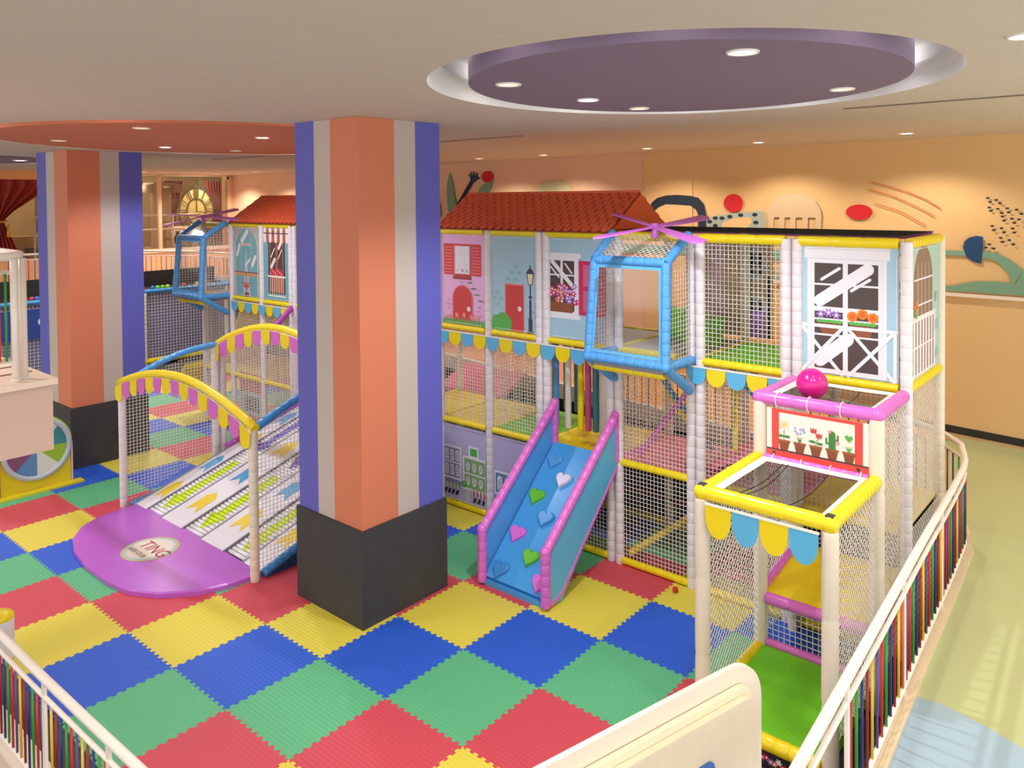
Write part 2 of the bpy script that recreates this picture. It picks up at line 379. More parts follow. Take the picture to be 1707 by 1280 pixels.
t = MB(); t.hexa([(WX(y0)-.02,y0,.85),(WX(y0),y0,.85),(WX(-2.6),-2.6,.98),(WX(-2.6)-.02,-2.6,.98),(WX(y0)-.02,y0,.955),(WX(y0),y0,.955),(WX(-2.6),-2.6,1.09),(WX(-2.6)-.02,-2.6,1.09)], blackM); struct('baseboard_right', t)

# north wall (behind the ball pit) with the big glazing
NY = 19.5
n = MB(); n.box((-9,NY,0),(11.05,NY+.2,2.88), wallPinkM); n.box((-9,NY,5.42),(11.05,NY+.2,CZ), wallPinkM)
n.box((10.85,NY,2.8),(11.05,NY+.2,5.43), wallPinkM)
n.box((6.0,NY-.05,2.86),(10.85,NY+.2,2.98), creamM)
struct('wall_back', n)
g = MB(); 
for x0_, x1_ in ((6.0,8.35),(8.45,10.78)):
    g.box((x0_,NY+.04,2.98),(x1_,NY+.06,5.42), glass('window_glass', (235,230,225), .05))
gf = MB()
for x in (5.95,8.35,10.78): gf.box((x,NY-.03,2.98),(x+.1,NY+.14,5.42), wallPinkM)
wn = struct('window_1', gf); gg = g.build('pane', wn)
for x0_, x1_, k in ((-3.0,5.95,2),):
    gf = MB(); gf.box((x0_,NY-.03,5.3),(x1_,NY+.14,5.42), wallPinkM); gf.box((x0_,NY-.03,2.98),(x0_+.1,NY+.14,5.4), wallPinkM)
    wn = struct('window_2', gf); MB().box((x0_+.1,NY+.04,2.98),(x1_,NY+.06,5.3), glass('window_glass', (235,230,225), .05)).build('pane', wn)
bm_ = MB(); bm_.box((-3,18.35,5.2),(5.0,18.55,5.45), mat('peach_beam_paint',(236,170,112),.7)); struct('trim_2', bm_)
# room behind the glazing
rb = MB(); tan = mat('beige_plaster',(178,158,122),.8,noise=.08,nscale=1); rb.box((-4,24.5,0),(15,24.7,6), tan); rb.box((14,19.7,0),(14.2,24.7,6), tan)
struct('wall_far', rb)
rb = MB(); rb.box((-4,19.7,2.7),(14.2,24.7,2.82), mat('tan_floor',(186,160,130),.6)); struct('floor_far', rb)
rb = MB(); rb.box((-9,19.6,5.5),(14.2,24.7,5.6), ceilM); struct('ceiling_far', rb)

# raised walkway around the play pit: path of the edge and its height
def path_z(i): return EDGE[i][2]
EDGE = [(-.4,-5.21,.85),(1.7,-5.10,.85),(3.2,-5.02,.85),(4.6,-4.955,.85),(5.5,-4.9,.85),(6.1,-4.74,.86),(6.5,-4.42,.87),(6.74,-3.9,.9),(6.8,-3.2,.95),(6.8,-1,1.1),(6.8,2,1.27),(6.8,5,1.45),(6.9,8,1.63),(7.7,11,1.75),(9.0,14,1.85),(9.45,16,1.9),(9.3,17.05,1.95),(8.4,17.1,2.05),(6.7,17.1,2.17),(3,17.3,2.25),(-1,17.6,2.3),(-5,18,2.3)]
wk = MB(); wgreen = mat('green_walkway_vinyl',(184,192,142),.3,noise=.05,nscale=.8); worange = mat('orange_walkway_vinyl',(230,166,84),.35); wpeach = mat('peach_walkway_vinyl',(216,160,128),.35); wblue = mat('blue_walkway_vinyl',(158,184,200),.35)
OUT = []
for x, y, z in EDGE:
    if y < -4.89 : OUT.append((x, -9.5, z))
    elif x > 5.4 and y < -4.3: OUT.append((WX(-9.5), -9.5+(y+4.9)*.01, z))
    elif y < 16: OUT.append((WX(y), y, z))
    else: OUT.append((min(x, WX(NY)-.05) if x < 9 else WX(NY), NY, z))
OUT[5] = (WX(-9.4),-9.4,.86); OUT[6] = (WX(-6),-6,.87)
for i in range(len(EDGE)-1):
    a, b_ = EDGE[i], EDGE[i+1]; c, d_ = OUT[i+1], OUT[i]
    wk.add([a, b_, c, d_], [(0,1,2),(0,2,3)], wgreen if i < 8 else worange if i < 10 else wpeach)
    wk.add([(a[0],a[1],-.02),(b_[0],b_[1],-.02),b_,a], [(0,1,2,3)], mat('black_platform_side',(16,16,18),.7))
wk.poly([(x,y,.853) for x, y in ((-.4,-5.21),(2.62,-5.04),(2.66,-5.28),(2.63,-5.41),(2.58,-5.61),(2.49,-5.83),(2.2,-6.2),(1.4,-6.8),(-.4,-7.2))], wblue)
wk.poly([(9.5,-3.3,.98),(9.5,-3.95,.91),(9.3,-3.97,.905),(9.15,-3.8,.915),(8.9,-3.2,.96)], mat('orange_walkway_vinyl',(238,160,50),.35))
struct('floor_walkway', wk)
kb = MB()
for i in range(len(EDGE)-1):
    a, b_ = Vector(EDGE[i]), Vector(EDGE[i+1]); d = (b_-a); d.z = 0; d.normalize(); nn = Vector((d.y,-d.x,0))*.07
    ha = .03 if i < 8 else .2; hb = .03 if i+1 < 8 else .2; km = kerbM if i < 7 else whiteM
    kb.hexa([a-nn*.4-Vector((0,0,.05)), a+nn-Vector((0,0,.02)), b_+nn-Vector((0,0,.02)), b_-nn*.4-Vector((0,0,.05)), a-nn*.4+Vector((0,0,ha)), a+nn+Vector((0,0,ha)), b_+nn+Vector((0,0,hb)), b_-nn*.4+Vector((0,0,hb))], km)
struct('trim_3', kb)

# mezzanine landing the viewer stands on (its edge shows at the left)
ld = MB(); ld.box((-9,.69,2.50),(-1.10,2.6,3.05), mat('pink_beige_fascia',(204,176,160),.6)); ld.box((-9,.66,3.05),(-1.07,2.64,3.1), mat('cream_landing_top',(232,212,192),.5))
struct('floor_landing', ld)

# ------------------------------------------------------------------ pillars
def pillar(x0, x1, y0, y1, label):
    t = thing('striped_pillar', label, 'pillar', (x0, y0, 0))
    MB().box((x0,y0,-.02),(x1,y1,1.05), plinthM).build('plinth', t)
    s = MB(); i = .03; X0, X1, Y0, Y1 = x0+i, x1-i, y0+i, y1-i; Z0, Z1 = 1.05, CZ+.0
    Z1 = CZ-.002
    def strips(a, b_, mk):
        for fr0, fr1, mm in ((0,.42,orangeP),(.42,.68,beigeP),(.68,1,blueP)):
            p, q = a.lerp(b_, fr0), a.lerp(b_, fr1); s.add([p, q, q+Vector((0,0,Z1-Z0)), p+Vector((0,0,Z1-Z0))], [(0,1,2,3)], mm)
    strips(Vector((X0,Y0,Z0)), Vector((X0,Y1,Z0)), 0); strips(Vector((X0,Y0,Z0)), Vector((X1,Y0,Z0)), 0)
    strips(Vector((X1,Y1,Z0)), Vector((X1,Y0,Z0)), 0); strips(Vector((X1,Y1,Z0)), Vector((X0,Y1,Z0)), 0)
    s.build('painted_shaft', t)
pillar(1.57, 2.80, .06, 1.27, 'large square centre pillar with blue, beige and orange stripes above a dark plinth')
pillar(1.57, 2.86, 7.95, 9.42, 'farther striped square pillar at the left, beside the purple landing pad')

# ------------------------------------------------------------------ foam mats
T, D_ = 23, .026
def wave():
    p = [(0,0)]
    for k in range(T):
        a, b_ = (k+.0)/T, (k+1.0)/T; s = D_/2 if k % 2 else -D_/2
        if k == 0: a = .018
        if k == T-1: b_ = .982
        if k in (0,): p.append((a, 0))
        p += [(a+.002, s), (b_-.002, s)]
        if k == T-1: p.append((b_, 0))
    return p
wv = wave()
def mat_outline():
    o = [(t, s) for t, s in wv] + [(1+s, t) for t, s in wv] + [(t, 1+s) for t, s in reversed(wv)] + [(s, t) for t, s in reversed(wv)]
    o += []
    r = []
    for x, y in (o[:len(wv)] + o[len(wv):2*len(wv)] + [(t, 1+s) for t, s in reversed([*wv])] + [(s, t) for t, s in reversed(wv)]):
        if not r or (abs(r[-1][0]-x)+abs(r[-1][1]-y)) > 1e-6: r.append((x, y))
    # right side is x=1+w(t), top is y=1+w(t) walked backwards, add the corners
    return r
def mk_mat(mt):
    out = []
    out += [(t, s) for t, s in wv]
    out += [(1, 0)] + [(1+s, t) for t, s in wv]
    out += [(1, 1)] + [(t, 1+s) for t, s in reversed(wv)]
    out += [(0, 1)] + [(s, t) for t, s in reversed(wv)]
    r = []
    for x, y in out:
        if not r or (abs(r[-1][0]-x)+abs(r[-1][1]-y)) > 1e-6: r.append((x, y))
    if (abs(r[0][0]-r[-1][0])+abs(r[0][1]-r[-1][1])) < 1e-6: r.pop()
    b = MB(); b.prism([(x, y, -.018) for x, y in r], (0,0,.018), mt); return b
MC = [('green', matG), ('red', matR), ('yellow', matY), ('blue', matB)]
ORD = ['first','second','third','fourth','fifth','sixth','seventh','eighth','ninth','tenth','eleventh','twelfth','thirteenth','fourteenth','fifteenth','sixteenth','seventeenth','eighteenth','nineteenth','twentieth']
proto = {}
def rowname(j):
    if j == 0: return 'the row touching centre pillar front corner'
    if j > 0: return ORD[j-1]+' diagonal row right of centre pillar corner'
    return ORD[-j-1]+' diagonal row left of centre pillar corner'
for j in range(-13, 5):
    for i in range(-2, 7):
        # tile (i,j): X i..i+1, Y -j-1..-j
        if i == -2 and j > -5: pass
        if i <= -2 or (j == 4 and i < 2): continue
        if j == 4: continue
        if i == 6 and (j > 2): continue
        cname, mt = MC[(j-i) % 4]
        if cname not in proto:
            o = mk_mat(mt).build('foam_floor_mat'); proto[cname] = o
        else:
            o = proto[cname].copy(); COL.objects.link(o)
        o.location = (i, -j-1, 0)
        tag(o, f'{cname} foam mat, {ORD[i+1]} from near end of {rowname(j)}', 'foam mat', 'jigsaw foam floor mats')

# ------------------------------------------------------------------ foam padded play frame
RP = .058
def post(t, x, y, z0, z1, m=foamW, r=RP, seg=.13): return MB().pad([(x,y,z0),(x,y,z1)], r, m, seg, 14, .92).build('post', t)
def beam(t, a, b_, m, r=.05, seg=.12): return MB().pad([a, b_], r, m, seg).build('beam', t)
FX = 4.55
YR = [2.0, 1.0, 0.0, -1.15, -2.28, -3.42, -4.56]
R_ = thing('climbing_structure', 'long two-storey padded play frame with printed house panels, right of the centre pillar', 'play structure', (FX, -1, 0))
def vis_post(t, x, y, z0, z1, dbl=False):
    if dbl: post(t, x, y+.062, z0, z1); post(t, x, y-.062, z0, z1)
    else: post(t, x, y, z0, z1)
for y, d in ((2.95,0),(2.0,0),(1.0,0),(0,1),(-1.15,1),(-2.28,1),(-3.42,1),(-4.56,0)): vis_post(R_, FX, y, 0, 4.12, d)
for y in (2.95,1.0,0,-1.15,-2.28,-3.42,-4.56): post(R_, 5.88, y, 0, 4.12, foamC)
Zt, Z2, Z1 = 4.12, 2.68, 1.28
for a, b_ in zip([2.95]+YR[:-1], YR):
    g0, g1 = (a-.07, b_+.07)
    beam(R_, (FX,g0,Zt-.02), (FX,g1,Zt-.02), yel, .055, .3)
    beam(R_, (FX,g0,Z2), (FX,g1,Z2), yel, .045)
    beam(R_, (5.88,g0,Zt), (5.88,g1,Zt), pnk, .045, .2)
    beam(R_, (5.88,g0,Z2), (5.88,g1,Z2), yel, .045)
    if not (a == 0.0): beam(R_, (FX,g0,Z1), (FX,g1,Z1), yel, .045)
    beam(R_, (FX,g0,.05), (FX,g1,.05), yel, .045)
    beam(R_, (5.88,g0,.05), (5.88,g1,.05), yel, .045)
for z in (Zt-.02, Z2): beam(R_, (FX+.07,-4.56,z), (5.81,-4.56,z), yel, .055)
for y in (2.95, 1.0, 0, -1.15, -2.28, -3.42): 
    beam(R_, (FX+.07,y,Z2), (5.81,y,Z2), yel, .04); beam(R_, (FX+.07,y,Z1), (5.81,y,Z1), yel if y > -1 else pnk, .04)
# decks
def deck(t, x0, x1, y0, y1, z, mt, th=.06, nm='deck'): return MB().box((x0,y0,z-th),(x1,y1,z), mt).build(nm, t)
for a, b_, m1, m2 in ((2.9,2.0,ydeck,gdeck),(2.0,1.0,ydeck,grn),(1.0,0,grn,gdeck),(0,-1.15,ydeck,gdeck),(-1.15,-2.28,pdeck,gdeck),(-2.28,-3.42,pdeck,grn),(-3.42,-4.56,ydeck,ydeck)):
    deck(R_, FX+.04, 5.84, b_+.03, a-.03, Z1+.02, m1); deck(R_, FX+.04, 5.84, b_+.03, a-.03, Z2+.02, m2)
# sloping rear pads (pink climbing slopes)
MB().hexa([(5.9,2.05,1.22),(6.6,2.05,1.5),(6.6,3.5,1.5),(5.9,3.5,1.22),(5.9,2.05,1.30),(6.6,2.05,1.58),(6.6,3.5,1.58),(5.9,3.5,1.30)], pdeck).build('sloping_pad', R_)
MB().hexa([(4.7,-2.2,1.3),(5.8,-2.2,1.3),(5.8,-3.35,1.85),(4.7,-3.35,1.85),(4.7,-2.2,1.36),(5.8,-2.2,1.36),(5.8,-3.35,1.91),(4.7,-3.35,1.91)], pdeck).build('sloping_pad', R_)
# nets on the front face
def fnet(t, a, b_, z0, z1, x=FX, dia=False, m=None, cell=.05): return MB().net((x,a-.06,z0+.04), (0,b_-a+.12,0), (0,0,z1-z0-.08), cell, mt=m, diamond=dia).build('net', t)
fnet(R_, 2.95, 2.0, Z1, Z2); fnet(R_, 2.0, 1.0, Z1, Z2); fnet(R_, 1.0, 0, Z1, Z2)
for a, b_ in ((-1.15,-2.28),(-2.28,-3.42),(-3.42,-4.56)):
    fnet(R_, a, b_, 0, Z1); fnet(R_, a, b_, Z1, Z2)
fnet(R_, 0, -1.15, 0, Z1-.05); fnet(R_, -2.28, -3.42, Z2, Zt)
for a, b_ in zip(YR[:-1], YR[1:]):
    MB().net((5.9,a-.05,.05), (0,b_-a+.1,0), (0,0,1.2), .08, .003, netB).build('net', R_)
    if a == -3.42 or a == 2.0: MB().net((5.86,a-.05,Z2), (0,b_-a+.1,0), (0,0,1.4), .05).build('net', R_)
for z0, z1 in ((.05, 1.25), (1.3, Z2-.04)):
    MB().net((FX+.06,-4.56,z0), (1.21,0,0), (0,0,z1-z0), .05, diamond=True).build('net', R_)
for x_ in (1.0, -1.15, -2.28): MB().net((FX+.06,x_,1.32), (1.21,0,0), (0,0,1.3), .05).build('net', R_)
MB().net((FX,-4.5,4.17), (0,2.2,0), (1.33,0,0), .03, .004, netB).build('roof_net', R_)
MB().net((FX,-2.3,4.17), (0,1.15,0), (1.33,0,0), .05, .004, netB).build('roof_net', R_)
for a, b_ in zip(YR[1:-1], YR[2:]):
    MB().box((5.93,a-.05,.06),(5.94,b_+.05,1.2), blackM).build('rear_sheet', R_)
    beam(R_, (5.80,a-.07,.42), (5.80,b_+.07,.42), mat('maroon_vinyl',(120,30,60),.4), .035)
MB().box((4.7,-4.53,.06),(5.8,-4.52,.7), blackM).build('rear_sheet', R_)
# hanging cross straps inside the level below the pod
for a, b_, m in (((4.9,-1.35,2.62),(5.3,-2.1,1.4),dkblu),((5.3,-2.15,2.62),(4.8,-1.35,1.32),pnk),((5.2,-1.5,2.1),(5.0,-2.1,1.6),yel),((4.9,-2.5,2.62),(5.2,-3.2,1.7),dkblu),((5.3,-2.45,2.6),(4.9,-2.6,1.6),yel),((5.4,-2.4,2.6),(5.6,-3.1,1.9),mat('magenta_vinyl',(150,50,100),.4))):
    MB().pad([a, b_], .035, m, .15, 8).build('diagonal_strut', R_)
MB().pad([(4.62,-1.3,.12),(5.8,-1.9,.55)], .045, yel, .12).build('diagonal_strut', R_)
MB().box((5.2,-1.75,2.7),(5.6,-2.1,3.05), grnp).build('foam_block', R_)
MB().box((5.45,-1.3,2.7),(5.75,-1.6,3.1), grnp).build('foam_block', R_)
# tall back panels seen through the nets
def back_panel(t, a, b_, z0, z1, mt):
    p = Print((5.95, a, z0), (0,-1,0), (0,0,1), (-1,0,0)); W_ = a-b_; p.sheet(W_, z1-z0, mt)
    return p, W_
p, W_ = back_panel(R_, -1.62, -2.62, 2.75, 4.08, mat('print_tan_wall',(198,168,128),.6))
for cx in (.78,):
    for cy in (.35, .95):
        p.el(cx, cy, .13, .22, gryP); p.up()
        for k in range(3): p.rc(cx-.08, cy-.14+k*.1, cx-.01, cy-.06+k*.1, BL); p.rc(cx+.01, cy-.14+k*.1, cx+.08, cy-.06+k*.1, BL)
        p.L = 1
p.rc(.1,0,.35,1.33, C('print_soft_pink',(214,176,186))); p.rc(.93,0,.96,.8,BL); p.rc(.62,0,.9,.35,purP)
p.build('printed_panel', R_)

# scallop valances (single alternating half-round flaps)
def scallops(t, x, ya, yb, z, n, m0=0, ms=None, h=.2):
    ms = ms or [sky, yel]
    wd = (ya-yb)/n
    rail = MB().box((x-.012,ya,z-.005),(x+.004,yb,z+.012), whiteM).build('scallop_rail', t)
    for k in range(n):
        c = ya-wd*(k+.5); r = wd*.48; pts = [(x,c+r,z),(x,c+r,z-h*.35)]
        for q in range(9): a = PI*q/8; pts.append((x, c+r*math.cos(a), z-h*.35-h*.65*math.sin(a)))
        pts += [(x,c-r,z)]
        MB().prism(pts, (-.006,0,0), ms[(k+m0) % 2]).build('scallop', rail)
scallops(R_, FX-.065, 2.9, 2.0, Z2-.06, 3, 1)
scallops(R_, FX-.065, 2.0, 0.0, Z2-.06, 8, 0); scallops(R_, FX-.065, 0.0, -1.0, Z2-.06, 4, 0)
scallops(R_, FX-.065, -2.2, -3.42, Z2-.06, 5, 0)

# printed panels --------------------------------------------------------
def front(y, z, x=FX-.01): return Print((x, y, z), (0,-1,0), (0,0,1), (-1,0,0))
zb = Z2+.05; H = Zt-.07-zb
# pink house
p = front(1.93, zb); p.sheet(.87, H, pinkP)
for q in range(2):
    x0 = .03+q*.56; p.rc(x0,.72,x0+.205,1.18,redP); p.up()
    for k in range(9): p.rc(x0+.02,.75+k*.046,x0+.18,.768+k*.046,lredP)
    p.L = 1
p.rc(.245,.70,.58,1.18,redP); p.up(); p.rc(.262,.74,.563,1.15,WH); p.up()
for k in (1,2): p.rc(.262+k*.1,.74,.266+k*.1,1.15,gryP); p.rc(.262,.74+k*.137,.563,.743+k*.137,gryP)
for k, mm in ((.31,bluP),(.42,magP),(.51,grP)): p.flower(k,.79,.03,mm,WH)
p.L = 1; p.rc(.22,.66,.60,.71,dkbP); p.up(); 
for k in range(6): p.rc(.24+k*.06,.67,.27+k*.06,.70,magP)
p.L = 1
for x, y in ((.36,.6),(.3,.53),(.42,.53),(.26,.47),(.1,.33),(.06,.27),(.14,.27),(.09,.21),(.7,.2),(.63,.14),(.74,.13),(.6,.07),(.05,.09),(.72,.26)): p.rc(x,y,x+.07,y+.03,brkP)
p.arch(.415,0,.42,.58,C('print_door_edge',(226,120,130))); p.up(); p.arch(.415,0,.39,.565,redP); p.up()
for k in range(4): p.rc(.28+k*.07,0,.283+k*.07,.48,C('print_door_line',(156,44,46)))
p.el(.545,.235,.035,.035,WH); p.up()
for k in range(26): x = .01+k*.033; p.pl([(x,0),(x+.05,0),(x+.02+.01*(k%3),.09+.02*(k%2))], grP)
for x, y in ((.3,.13),(.45,.14),(.15,.1),(.6,.12),(.72,.11)): p.flower(x,y,.045,C('print_salmon',(236,150,140)),orP)
for k in range(12): p.el(.55+.03*k*.8,.62-.028*k+.03*(k%3),.028,.012,C('print_sage',(110,140,110)),8)
p.laced(.87, H, R_, 'pink printed panel with red arched door and shutters')
# blue house with lamp
p = front(.94, zb); p.sheet(.86, H, bluP)
for x, y in ((.42,.88),(.35,.79),(.47,.79),(.28,.7),(.42,.7),(.07,.5),(.02,.42),(.14,.42),(.07,.33),(.78,.35),(.72,.27),(.78,.2),(.66,.18)): p.rc(x,y,x+.09,y+.045,brkB)
p.rc(.255,.01,.615,.66,C('print_door_edge2',(226,130,130))); p.up(); p.rc(.275,.0,.60,.64,redP); p.up()
for k in range(4): p.rc(.33+k*.06,0,.334+k*.06,.63,C('print_door_line',(156,44,46)))
p.el(.53,.32,.035,.035,WH); p.L = 3
for x, r in ((.1,.1),(.22,.14),(.3,.09)): p.el(x,.09,r,r+.02,grP)
p.L = 2
lamp = C('print_lamp_grey',(62,60,86)); p.rc(.715,0,.735,.78,lamp); p.rc(.705,.0,.745,.45,lamp); p.rc(.69,0,.76,.2,lamp); p.rc(.665,0,.785,.03,lamp); p.rc(.695,.48,.755,.51,lamp)
p.pl([(.69,.66),(.76,.66),(.79,.82),(.66,.82)], lamp); p.up(); p.pl([(.70,.67),(.75,.67),(.772,.81),(.678,.81)], C('print_lamp_glow',(246,228,190))); p.up()
p.rc(.722,.66,.728,.82,lamp); p.pl([(.65,.82),(.80,.82),(.75,.88),(.70,.88)], lamp); p.rc(.715,.88,.735,.93,lamp)
p.laced(.86, H, R_, 'light blue printed panel with red door and street lamp')
# blue panel with flower window and magenta shutter
p = front(-.12, zb); p.sheet(.97, H, bluP); p.u = Vector((0,-1.33,0))
p.rc(.0,.30,.36,1.1,WH); p.rc(.0,1.06,.39,1.12,WH); p.rc(0,.26,.38,.31,WH); p.up()
for x0, x1, y0_, y1_ in ((.01,.14,.84,1.02),(.17,.31,.84,1.02),(.01,.14,.64,.82),(.17,.31,.64,.82),(.01,.14,.36,.60),(.17,.31,.36,.60)): p.rc(x0,y0_,x1,y1_,brnP)
p.up(); p.cap(.04,1.0,.3,.68,.05,WH); p.cap(.02,.93,.12,.8,.02,WH); p.cap(.2,.98,.28,.86,.02,WH); p.up()
p.rc(.0,.34,.29,.47,dkbP); p.up()
rr_ = random.Random(3)
for k in range(34): p.flower(.02+rr_.random()*.34, .47+rr_.random()*.22, .034+.012*rr_.random(), rr_.choice([magP,purP,redP,magP,purP,orP]), WH); p.L = 4+(k % 3)
p.L = 1; p.rc(.37,.33,.70,1.03,magP); p.up(); p.rc(.42,.7,.66,.98,mauP); p.rc(.42,.38,.66,.65,mauP); p.u = Vector((0,-1,0))
p.laced(.97, H, R_, 'light blue printed panel with flower box window and magenta shutter')
# big white window panel (front right)
p = front(-3.5, zb); p.sheet(.99, H, bluP)
x0 = .10; p.rc(.09,.02,.88,1.28,WH); p.rc(.06,1.2,.91,1.33,WH); p.up()
sh = C('print_shadow_grey',(206,208,220)); p.rc(.105,1.19,.865,1.2,sh); p.rc(.13,.03,.135,1.19,sh); p.rc(.835,.03,.84,1.19,sh)
gx0, gm0, gm1, gx1 = .165, .455, .505, .80
for y0_, y1_ in ((.94,1.15),(.70,.92),(.58,.65),(.42,.56),(.06,.40)):
    p.rc(gx0,y0_,gm0,y1_,brnP); p.rc(gm1,y0_,gx1,y1_,brnP)
p.up(); p.cap(.22,.76,.70,1.1,.12,WH); p.cap(.24,.98,.42,1.1,.03,WH); p.cap(.54,.88,.72,1.0,.03,WH); p.cap(.22,.14,.5,.38,.13,WH); p.up()
for cx in (.32,.65):
    p.pl([(cx-.12,.53),(cx+.12,.53),(cx+.07,.42),(cx-.07,.42)], dkbP); p.up()
    for k in range(5): p.el(cx-.1+k*.05,.55,.04,.018,grP,8)
    for k in range(3):
        if cx < .5: p.flower(cx-.09+k*.08,.62+.02*(k == 1),.05,purP,WH)
        else: p.el(cx-.1+k*.1,.62+.03*(k == 1),.052,.052,orP); p.up(); p.el(cx-.1+k*.1,.62+.03*(k == 1),.03,.03,C('print_deep_orange',(214,96,24))); p.L -= 1
    p.L -= 1
p.up(2)
for a in ((.0,.50,.99,.50),(.02,.0,.02,.5),(.96,.0,.96,.5),(.02,.5,.46,.0),(.46,.5,.02,.0),(.5,.5,.96,.0),(.96,.5,.5,.0)): p.ln(*a, .035, WH)
p.laced(.99, H, R_, 'printed panel with tall white window, dark panes and flower pots')
# side panel with arched window, facing right
p = Print((FX+.09,-4.57,zb), (1,0,0), (0,0,1), (0,-1,0)); p.sheet(1.17, H, C('print_mint',(168,200,186)))
p.arch(.5,.05,.74,1.28,C('print_taupe',(140,112,92))); p.up()
for k in range(1,5): p.rc(.13+k*.148,.5,.14+k*.148,1.15,WH)
for y in (.72,.98): p.rc(.14,y,.86,y+.018,WH)
p.el(.5,1.0,.30,.30,C('print_taupe',(140,112,92)),24) if False else None
p.up(); p.rc(.02,.02,1.0,.62,WH); p.up()
for k in range(8): p.rc(.07+k*.115,.04,.115+k*.115,.57,C('print_taupe',(140,112,92)))
p.up(); p.rc(.1,.3,.9,.32,WH); p.flower(.22,.72,.09,orP,redP); p.rc(.2,.6,.25,.7,grP)
for k in range(3): p.rc(.98,.1+k*.3,1.12,.2+k*.3,brkB)
p.laced(1.17, H, R_, 'mint printed side panel with an arched brown window')
# lower street scene panels
def street(y, wdt, flip=0):
    p = front(y, .1); p.sheet(wdt, 1.12, lavP)
    return p
p = street(1.94,.88); fr = C('print_pale',(224,226,238)); lavd = C('print_slate_purple',(140,136,170))
p.rc(.0,.30,.36,.80,fr); p.up(); p.rc(.0,.56,.33,.77,lavd); p.rc(.0,.33,.33,.54,lavd); p.rc(0,.22,.36,.30,lavd); p.up()
for r_ in range(2):
    for k in range(3): p.arch(.06+k*.11,.36+r_*.22,.075,.16,fr); p.up(); 
    p.L = 3
p.L = 3
for r_ in range(2):
    for k in range(3):
        for q in range(4): p.ln(.035+k*.11,.38+r_*.22+q*.03,.085+k*.11,.41+r_*.22+q*.03,.008,BL)
p.L = 1; gz = C('print_olive_green',(128,170,110)); p.rc(.40,.20,.86,.70,fr); p.rc(.52,.70,.72,.86,fr); p.up(); p.rc(.43,.46,.86,.67,gz); p.rc(.43,.24,.86,.44,gz); p.rc(.55,.72,.69,.83,grP); p.up()
for r_ in range(2):
    for k in range(3): p.el(.5+k*.13,.35+r_*.21,.04,.075,fr)
p.up()
for r_ in range(2):
    for k in range(3):
        for q in range(4): p.ln(.475+k*.13,.31+r_*.21+q*.03,.525+k*.13,.34+r_*.21+q*.03,.008,BL)
p.L = 2
for k in range(10): p.pl([(.0+k*.035,.17),(.018+k*.035,.17),(.018+k*.035,.25),(.0+k*.035,.25)], lgrP if k % 2 else WH)
for k in range(4): p.pl([(.0+k*.08,.08),(.05+k*.08,.08),(.08+k*.08,.15),(.03+k*.08,.15)], BL)
p.rc(.46,.02,.55,.22,gryP); p.el(.43,.28,.06,.05,grP)
for k in range(8): p.rc(.58+k*.035,.14,.60+k*.035,.24,redP if k % 2 else WH); 
for k in range(3): p.pl([(.6+k*.09,.05),(.65+k*.09,.05),(.68+k*.09,.12),(.63+k*.09,.12)], BL)
p.laced(.88,1.12, R_, 'lavender printed panel with green and purple town houses')
p = street(.94,.87); sl = C('print_slate_blue',(96,132,168)); p.rc(.03,.28,.5,.62,fr); p.up(); p.rc(.05,.31,.48,.59,sl); p.rc(.03,.16,.5,.26,sl); p.up()
for k in range(3):
    p.arch(.13+k*.14,.35,.09,.2,fr); p.up()
    for q in range(5): p.ln(.1+k*.14,.36+q*.03,.16+k*.14,.39+q*.03,.008,BL)
    p.L = 3
for k in range(8): p.rc(.04+k*.04,.12,.06+k*.04,.22,lgrP if k % 2 else WH)
p.pl([(.05,.04),(.12,.04),(.15,.12),(.08,.12)], BL)
p.laced(.87,1.12, R_, 'lavender printed panel with a slate blue house')
MB().box((FX-.01,-.08,1.2),(FX+.0,-1.07,1.3), ydeck).build('deck_edge', R_)

# ---- left wing
L_ = thing('climbing_structure', 'far left netted wing with teal window panels and tiled roof, between the two pillars', 'play structure', (FX, 7, 0))
for y, d in ((9.12,0),(8.0,0),(6.9,0),(5.86,1),(4.7,0),(3.6,0)): vis_post(L_, FX, y, 0, 4.1, d)
for y in (9.12,8.0,6.9,5.86,4.7,3.6): post(L_, 5.88, y, 0, 4.1, foamC)
for a, b_ in ((9.12,8.0),(8.0,6.9),(6.9,5.86),(5.86,4.7),(4.7,3.6)):
    for z, m in ((Zt-.03,yel),(Z2-.03,yel),(1.12,yel),(.05,yel)):
        if z == 1.12 and b_ < 5.8: continue
        beam(L_, (FX,a-.06,z), (FX,b_+.06,z), m, .045)
        beam(L_, (5.88,a-.06,z), (5.88,b_+.06,z), m if z < 4 else pnk, .04)
    MB().net((FX,a-.06,1.15), (0,b_-a+.12,0), (0,0,1.5), .05).build('net', L_) if b_ > 5.8 else None
    MB().net((5.88,a-.06,.1), (0,b_-a+.12,0), (0,0,2.5), .06).build('net', L_)
    deck(L_, FX+.04, 5.84, b_+.03, a-.03, Z2, gdeck); deck(L_, FX+.04, 5.84, b_+.03, a-.03, 1.1, ydeck if b_ > 6 else pdeck)
    if b_ > 5.8: fnet(L_, a, b_, .05, 1.1)
MB().net((5.88,9.0,2.7), (0,-1,0), (0,0,1.35), .05).build('net', L_); MB().net((FX+.06,9.12,2.7), (1.2,0,0), (0,0,1.35), .05).build('net', L_)
scallops(L_, FX-.065, 7.94, 5.95, Z2-.09, 8, 0)
zl = Z2+.02; HL = Zt-.08-zl
p = front(7.93, zl); p.sheet(.96, HL, C('print_grey_lilac',(178,172,176))); tl = tealP
p.arch(.48,.0,.84,1.36,C('print_sand',(200,182,160))); p.up(); p.arch(.48,.0,.76,1.32,tl); p.up(); sand = C('print_sand',(200,182,160))
